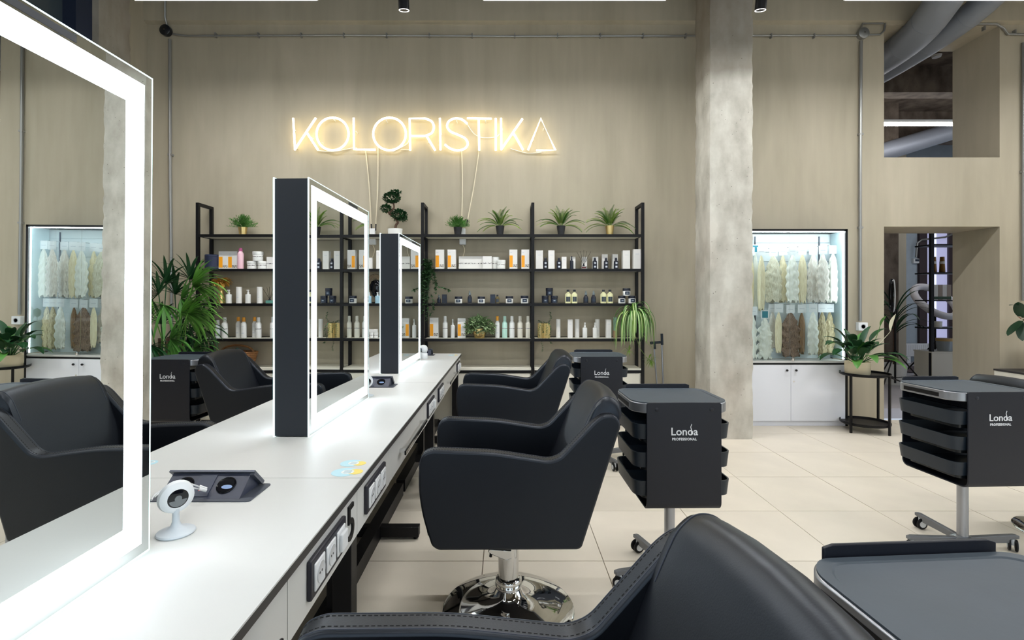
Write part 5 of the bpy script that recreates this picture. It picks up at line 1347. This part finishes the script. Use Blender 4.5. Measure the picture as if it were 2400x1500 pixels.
# trailing ivy at the third post
def ivy(name, base, strands, label, seed, dens=1.0, lsz=.034, m=None):
    t = thing(name, base, label, 'plant'); r = random.Random(seed); b0 = Vector(base)
    for st in strands:
        pts = bez([Vector(p)-b0 for p in st], 8); q = MB(); q.tube(pts, .0014, 4)
        for i, p in enumerate(pts):
            for j in range(max(1, int(3*dens))):
                a = r.uniform(0, 2*PI)
                q.leaf(p, (math.cos(a), math.sin(a)*.8-.25, r.uniform(-.6, .4)), lsz*r.uniform(.7, 1.2), lsz*.75, .5, 2, fold=.1)
        q.build('vine', m or g_ivy, t)
    return t
d = 5.19
r = random.Random(12); st = []
for k in range(20):
    x = 992+r.uniform(-2, 28); yb = r.uniform(660, 712); y0 = r.uniform(606, 620)
    st.append([P(1000+r.uniform(-8, 12), y0, 5.21), P((x+1003)/2, y0+20, d-.02), P(x, (y0+yb)/2, d-.02), P(x+r.uniform(-6, 6), yb, d)])
st += [[P(1005, 640, d), P(1022, 668, d-.01), P(1040, 674, d-.01), P(1054, 680, d)], [P(1000, 690, d), P(1002, 720, d-.01), P(998, 755, d)], [P(1010, 690, d), P(1016, 715, d-.01), P(1008, 738, d)], [P(998, 700, d), P(994, 715, d), P(990, 735, d)]]
t = ivy('trailing_ivy', P(1003, 612, 5.24), st, 'dark trailing ivy hanging along the third post', 13, .9)
t = thing('gold_planter', (X(1275, 5.33), 5.34, SZ[3]+.0005), 'ribbed gold planter with creeping plant, fourth shelf of the right bay', 'planter')
q = MB(); rp = 14.5/F*5.33; n = 64; prof = []
vs = []; fs = []; Hp = Z(758, 5.33)-SZ[3]
for i, z in enumerate((0, Hp)):
    for k in range(n):
        rr = rp*(1 if k % 2 else .93); a = 2*PI*k/n; vs.append((rr*math.cos(a), rr*math.sin(a), z))
fs = [(k, (k+1) % n, n+(k+1) % n, n+k) for k in range(n)]+[list(range(n))[::-1]]
q.add(vs, fs).build('ribbed_pot', gold, t, smooth=False)
MB().lathe([(0, Hp*.9), (rp*.93, Hp*.9)], 24).build('soil', soil, t)
b0 = Vector(t.location); r = random.Random(4)
for tr_ in ([(1268, 758), (1262, 775), (1268, 800), (1273, 822)], [(1285, 757), (1290, 770), (1287, 795), (1292, 805)], [(1284, 756), (1291, 745), (1290, 733)], [(1270, 756), (1262, 751)], [(1280, 757), (1282, 770), (1280, 785)], [(1276, 756), (1270, 770), (1274, 780)]):
    pts = bez([P(a, b, 5.24 if b > 760 else 5.31)-b0 for a, b in tr_], 5); q = MB(); q.tube(pts, .001, 4)
    for p in pts:
        for j in range(3):
            a = r.uniform(0, 2*PI); q.leaf(p, (math.cos(a), math.sin(a)*.6-.3, r.uniform(-.5, .5)), .018, .013, .4, 2)
    q.build('vine', g_ivy, t)
# spider plant at the right post
t = thing('spider_plant', P(1484, 730, 5.17), 'striped spider plant hanging over the right post', 'plant')
b0 = P(1484, 730, 5.17); r = random.Random(21)
for k in range(90):
    a = r.uniform(0, 2*PI); e = r.uniform(.3, 1.3); q = MB()
    q.leaf((.012*math.cos(a), .012*math.sin(a), -.02), (math.cos(a)*math.cos(e)*.8, math.sin(a)*math.cos(e)*.5-.25, math.sin(e)*.42), r.uniform(.26, .50), .027, 9.5, 14, prof=lambda t: (1-t)**.5*min(1, .35+t*3), strips=True, fold=.3)
    q.build('leaf', [g_mid if k % 3 else g_lt, g_var], t)
MB().lathe([(0, -.10), (.045, -.10), (.06, -.01), (.055, -.01), (0, -.02)], 20).build('pot', potk, t)
for tr_, n in (([(1490, 745), (1515, 800), (1528, 815), (1526, 845)], 26), ([(1480, 760), (1500, 815), (1520, 842)], 22), ([(1478, 770), (1476, 805), (1474, 822)], 20)):
    pts = bez([P(a, b, 5.15)-b0 for a, b in tr_], 6); q = MB(); q.tube(pts, .0016, 5)
    e_ = pts[-1]
    for k in range(n):
        a = r.uniform(0, 2*PI); el = r.uniform(-1.0, 1.1); q.leaf(e_, (math.cos(a)*math.cos(el), math.sin(a)*math.cos(el)*.7, math.sin(el)), r.uniform(.05, .10), .008, 1.5, 5)
    q.build('plantlet', g_lt, t)
# shelf bracket for the spider plant pot is the shelf itself

# palm in the left corner
t = thing('potted_palm', (X(395, 4.72), 4.72, 0), 'big lady palm with fan leaves in the left corner', 'plant')
MB().lathe([(0, 0), (.15, 0), (.20, .36), (.185, .36), (.18, .33)], 32).build('pot', potk, t)
MB().lathe([(0, .33), (.182, .33)], 24).build('soil', soil, t)
b0 = Vector(t.location); r = random.Random(31)
heads = [(452, 668, 4.55, .15, 'l'), (440, 722, 4.5, -.15, 'l'), (425, 700, 4.62, -.2, 'm'), (372, 690, 4.7, 2.5, 'd'), (452, 672, 4.6, .30, 'l'), (425, 732, 4.52, .12, 'l'), (440, 735, 4.48, .02, 'l'), (400, 795, 4.5, -.3, 'm'), (470, 770, 4.6, .1, 'd'), (360, 735, 4.6, 2.8, 'l'),
         (378, 760, 4.75, 1.6, 'd'), (445, 655, 4.75, 1.2, 'd'), (390, 665, 4.75, 1.7, 'd'), (340, 700, 4.7, 2.8, 'd'), (330, 780, 4.6, 3.0, 'm'), (455, 815, 4.55, -.5, 'm'), (300, 720, 4.7, 2.9, 'd'), (355, 810, 4.5, -1.2, 'd'), (410, 690, 4.85, 1.2, 'd'),
         (440, 790, 4.75, -.2, 'd'), (385, 715, 4.55, -1.9, 'm'), (420, 760, 4.7, -.8, 'd')]
gm = {'d': g_dark, 'm': g_mid, 'l': g_lt}
g_palm = mat('palm_green', srgb(100, 152, 64), .4, noise=.25, nscale=7)
gm = {'d': g_dark, 'm': g_mid, 'l': g_palm}
cane = MB()
for (px, py, dd, ang, c) in heads:
    c0 = P(px, py, dd)-b0; s0 = Vector((r.uniform(-.08, .08), r.uniform(-.08, .08), .33)); q = MB()
    q.tube(bez([s0, s0*.5+c0*.5+Vector((0, 0, .06)), c0], 6), .005, 6)
    n = 13
    for k in range(n):
        f = (k/(n-1)-.5)*2; aa = ang+f*(1.55 if c != 'l' else 1.0)
        dv = Vector((math.cos(aa), -.35+.3*abs(f)+r.uniform(-.1, .1), math.sin(aa)*.85+.08))
        q.leaf(c0, dv, r.uniform(.28, .38)*(1-.25*abs(f))*(1.2 if c == 'l' else 1), .034, 1.3, 8, prof=lambda t: min(1, .3+t*4)*(1-t**3)**.8, fold=.3)
    q.build('fan_leaf', gm[c], t)
for k in range(5):
    a = r.uniform(0, 6.28); cane.tube(bez([(.07*math.cos(a), .07*math.sin(a), .33), (.09*math.cos(a), .09*math.sin(a), .65), (.13*math.cos(a), .10*math.sin(a), .95)], 5), .012, 8)
cane.build('cane', barkm, t)

# side table with peace lily
tx, ty = X(2037, 5.0), 5.06
t = thing('side_table', (tx, ty, 0), 'round black metal side table with two trays beside the display cabinet', 'table')
R = .215
ztop = Z(880, 5.0); zlow = .075
for nm, z in (('top_tray', ztop), ('lower_tray', zlow)):
    MB().lathe([(0, z-.006), (R-.01, z-.006), (R, z+.004), (R, z+.022), (R-.004, z+.022), (R-.006, z+.004), (0, z)], 40).build(nm, blackm, t)
for k in range(4):
    a = math.radians(25+90*k); MB().box(-.009, .009, -.009, .009, 0, ztop+.01, Matrix.Translation(((R+.008)*math.cos(a), (R+.008)*math.sin(a), 0)) @ Matrix.Rotation(a, 4, 'Z')).build('leg', blackm, t)
MB().tube([((R)*.95, -.07, ztop-.02), (R+.06, -.16, ztop-.06)], .007, 6).build('tray_grip', blackm, t)
t = thing('peace_lily', (X(2013, 5.02), 5.04, ztop+.0005), 'peace lily with glossy leaves in a cream pot on the black side table', 'plant')
MB().lathe([(0, 0), (.095, 0), (.108, .018), (.110, .132), (.104, .132), (.100, .12)], 32).build('pot', potc, t)
MB().lathe([(0, .118), (.101, .118)], 24).build('soil', soil, t)
r = random.Random(41)
for k in range(46):
    a = r.uniform(0, 2*PI); e = r.uniform(.35, 1.35); L1 = r.uniform(.10, .26); q = MB()
    dv = Vector((math.cos(a)*math.cos(e)*1.15, math.sin(a)*math.cos(e)*.8-.1, math.sin(e))); b = Vector((.03*math.cos(a), .03*math.sin(a), .118)); m1 = b+dv*L1*.6; m2 = b+dv*L1+Vector((0, 0, -.01))
    q.tube([b, m1, m2], .003, 5)
    d2 = (dv+Vector((0, 0, -.35))).normalized()
    q.leaf(m2, d2, r.uniform(.15, .24), .085, 1.5, 8, prof=lambda t: math.sin(PI*min(1, t**.8*.95+.05))**.75, fold=.25)
    q.build('leaf', g_mid if k % 4 == 0 else g_dark, t)
q = MB(); q.tube(bez([(.05, -.02, .12), (.14, -.05, .35), (.17, -.08, .50)], 6), .003, 5); q.leaf((.17, -.08, .49), (.3, -.3, 1), .11, .07, .4, 6, fold=.5)
q.build('leaf', g_mid, t)
q = MB(); b0 = Vector(t.location); fp = P(2088, 758, 4.95)-b0
q.tube(bez([(.03, 0, .12), (.25, -.04, .38), fp+Vector((0, 0, -.06)), fp], 8), .0025, 5)
q.leaf(fp+Vector((0, 0, -.07)), (.12, -.2, 1), .17, .085, .3, 8, fold=.35)
q.build('flower', mat('cream_spathe', srgb(225, 222, 196), .5), t, label='cream white flower')
# rubber plant at right edge on a cabinet
t = thing('low_cabinet', (X(2392, 5.2)+.30, 5.28, 0), 'low cream cabinet with dark top edge at the right picture edge', 'cabinet')
zc = Z(876, 5.1)
MB().box(-.31, .31, -.19, .19, 0, zc-.02).build('body', creamm, t); MB().box(-.315, .315, -.195, .195, zc-.018, zc).build('top', edgem, t)
t = thing('rubber_plant', (X(2392, 5.2)+.26, 5.24, zc+.0005), 'rubber plant with big dark oval leaves at the right edge', 'plant')
MB().lathe([(0, 0), (.09, 0), (.12, .2), (.11, .2), (0, .18)], 28).build('pot', potw, t)
b0 = Vector(t.location)
MB().tube(bez([(0, 0, .18), (-.02, -.03, .45), (-.02, -.02, .75)], 6), .010, 8).tube(bez([(0, 0, .3), P(2425, 770, 5.12)-b0, P(2398, 749, 5.1)-b0], 6), .006, 6).build('stem', barkm, t)
rb = lambda t: math.sin(PI*min(1, t*.92+.08))**.55
for (p, dv, L, W) in ((P(2392, 742, 5.1), (-.35, -.2, 1), .16, .10), (P(2394, 752, 5.1), (-1, -.2, -.75), .23, .085), (P(2398, 755, 5.1), (-.35, -.3, -1), .20, .10), (P(2385, 716, 5.08), (-1, -.1, .1), .09, .05), (P(2398, 750, 5.1), (.8, -.3, -.6), .2, .1), (P(2398, 745, 5.1), (.7, -.2, .8), .2, .1),
                      (b0+Vector((-.02, 0, .75)), (.5, 0, 1), .2, .1), (b0+Vector((-.02, 0, .7)), (-.4, .3, .9), .2, .1), (b0+Vector((-.02, 0, .6)), (.9, -.2, .3), .2, .1)):
    q = MB(); q.leaf(Vector(p)-b0, dv, L, W, .3, 8, prof=rb, fold=.2); q.build('leaf', g_deep, t)
q = MB(); q.leaf(P(2394, 748, 5.09)-b0, (-.5, -.1, .3), .06, .014, .2, 4); q.build('new_leaf', mat('red_bud', srgb(150, 70, 50), .5), t)

# ================================================================ things in the room beyond
t = thing('ring_light_stand', (X(2098, 7.0), 7.0, 0), 'thin ring light on a black tripod inside the doorway', 'ring light')
b0 = Vector(t.location)
c = P(2090, 693, 6.95)-b0
mt = Matrix.Translation(c) @ Matrix.Rotation(math.radians(58), 4, 'Z') @ Matrix.Rotation(PI/2, 4, 'X')
MB().torus((0, 0, 0), .20, .022, 40, 10, mtx=mt, sx=.9, sy=1.05).build('ring_frame', glossb, t)
MB().torus((0, 0, .012), .20, .015, 40, 8, mtx=mt, sx=.92, sy=1.07).build('ring_diffuser', plas_w, t)
MB().tube([(0, 0, .15), (0, 0, c.z-.22)], .013, 10).tube([(0, 0, c.z-.26), (0, 0, c.z-.18)], .028, 12).build('pole', blackm, t)
for k in range(3):
    a = math.radians(-30+120*k); MB().tube([(0, 0, .60), (.42*math.cos(a), .42*math.sin(a), .01)], .009, 8).tube([(0, 0, .22), (.23*math.cos(a), .23*math.sin(a), .27)], .006, 6).build('tripod_leg', blackm, t)
t = thing('ring_light', (X(2192, 8.3), 8.3, 0), 'large white ring light standing behind the black rack', 'ring light')
b0 = Vector(t.location); c = P(2192, 706, 8.3)-b0
mt = Matrix.Translation(c) @ Matrix.Rotation(math.radians(12), 4, 'Z') @ Matrix.Rotation(PI/2-.75, 4, 'X')
MB().torus((0, 0, 0), .33, .055, 48, 12, mtx=mt).build('ring', mat('white_diffuser', srgb(232, 230, 236), .5), t)
MB().tube([(0, 0, .3), (0, 0, c.z-.2)], .014, 10).build('pole', blackm, t)
for k in range(3):
    a = math.radians(10+120*k); MB().tube([(0, 0, .6), (.45*math.cos(a), .45*math.sin(a), .01)], .011, 8).build('tripod_leg', blackm, t)
t = thing('black_rack', (X(2183, 7.6), 7.6, 0), 'black metal rack with bottles seen through the doorway', 'shelves')
b0 = Vector(t.location)
rx0 = 0; rx1 = 1.0
for x, y in ((0, 0), (rx1, 0), (rx1, .3)): MB().box(x-.022, x+.022, y-.022, y+.022, 0, 2.5).build('post', blackm, t)
rz = [Z(y, 7.6) for y in (572, 638, 703, 768)]
for z in rz: MB().box(0, rx1, -.01, .31, z-.02, z).build('shelf_board', blackm, t)
zc2 = Z(826, 7.55)
t = thing('white_counter', (X(2187, 7.5)+.5, 7.73, 0), 'white counter under the black rack in the doorway', 'counter')
MB().box(-.46, .49, -.16, .17, 0, zc2-.01).build('body', creamm, t, bev=.003)
MB().box(-.47, .49, -.17, .17, zc2-.01, zc2+.008).build('top', creamm, t)
brz = mat('bronze_bottle', srgb(130, 96, 46), .35, .4)
for px, lb in ((2199, 'left bronze bottle on the rack in the doorway'), (2219, 'right bronze bottle on the rack in the doorway')):
    a = thing('product_bottle', (X(px, 7.6), 7.68, rz[1]+.0005), lb, 'bottle'); H = Z(601, 7.6)-rz[1]
    MB().lathe([(0, 0), (.034, 0), (.038, .01), (.030, H*.75), (.028, H), (0, H)], 16).build('body', brz, a)
    MB().lathe([(.0345, H*.55), (.0335, H*.7)], 16).build('label_print', jarw, a)
for i in range(4):
    px = 2200+i*10.5
    a = thing('product_box', (X(px, 7.6), 7.68, rz[2]+.0005), ['first', 'second', 'third', 'fourth'][i]+' pale striped carton from the left on the doorway rack', 'box'); H = Z(667, 7.6)-rz[2]
    MB().box(-.032, .032, -.03, .03, 0, H).build('carton', whb if i % 2 == 0 else mat('taupe_card', srgb(160, 145, 132), .5), a, smooth=False)
    MB().box(-.032, .032, -.031, -.03, .01, .05).build('green_band', g_dark, a, smooth=False)
a = thing('cream_jar', (X(2209, 7.6), 7.68, rz[3]+.0005), 'white jar on the lowest shelf of the doorway rack', 'jar')
MB().lathe([(0, 0), (.05, 0), (.05, .07), (0, .07)], 20).build('body', jarw, a); MB().lathe([(.052, .07), (.052, .09), (0, .09)], 20).build('lid', jarw, a)
a = thing('glass_jar', (X(2228, 7.6), 7.70, zc2+.009), 'glass canister with wooden lid on the white counter', 'jar')
MB().lathe([(0, 0), (.09, 0), (.105, .15), (.10, .15)], 24).build('body', mat('smoke_glass', srgb(150, 160, 168), .1), a); MB().lathe([(.11, .15), (.11, .19), (0, .19)], 24).build('lid', mat('light_wood', srgb(190, 160, 110), .6), a)
t = thing('radiator', (X(2185, 10.3), 10.4, 0), 'white panel radiator under the window beyond the doorway', 'radiator')
q = MB().box(-.7, .5, -.04, .04, Z(836, 10.3), Z(806, 10.3))
q.build('panel', plas_w, t, bev=.005)
q = MB()
for k in range(28): q.box(-.68+k*.042, -.66+k*.042, -.048, -.04, Z(833, 10.3), Z(809, 10.3))
q.build('rib', plas_w, t)
MB().box(-.45, -.38, -.03, .03, 0, Z(836, 10.3)).build('foot', plas_w, t)
t = thing('thermostat', (X(2145, 10.6), 10.57, Z(612, 10.6)), 'small white thermostat on the pale wall beyond the doorway', 'thermostat')
MB().box(-.07, .07, -.02, .03, -.05, .05).build('housing', plas_w, t, bev=.006); MB().box(-.04, .04, -.022, -.02, -.01, .035).build('display', lab_d, t)
conduit([P(2147, 603, 10.5), P(2150, 570, 10.5), P(2160, 562, 10.5), P(2215, 556, 10.5), P(2240, 545, 10.5)], .02, 'grey conduit bending over the thermostat beyond the doorway')
t = thing('floor_mat', (X(2180, 9.4), 9.4, .0005), 'dark floor mat in the room beyond the doorway', 'mat')
MB().box(-.7, .7, -.4, .4, 0, .012).build('pile', mat('brown_mat', srgb(92, 78, 80), .9), t, bev=.004); MB().box(-.72, .72, -.42, .42, 0, .008).build('rubber_edge', blackm, t)
t = thing('tall_palm', (X(2096, 7.8), 7.8, 0), 'tall leafy plant behind the tripod ring light', 'plant'); b0 = Vector(t.location); r = random.Random(51)
MB().lathe([(0, 0), (.13, 0), (.17, .32), (.16, .32), (0, .30)], 24).build('pot', potw, t)
MB().tube([(0, 0, .3), (0, 0, 1.05)], .02, 8).build('stem', barkm, t)
for k in range(20):
    a = r.uniform(0, 2*PI); e = r.uniform(.3, 1.35); q = MB()
    q.leaf((0, 0, r.uniform(.75, 1.1)), (math.cos(a)*math.cos(e), math.sin(a)*math.cos(e), math.sin(e)), r.uniform(.45, .72), .045, 2.3, 10, fold=.25); q.build('leaf', g_dark, t)
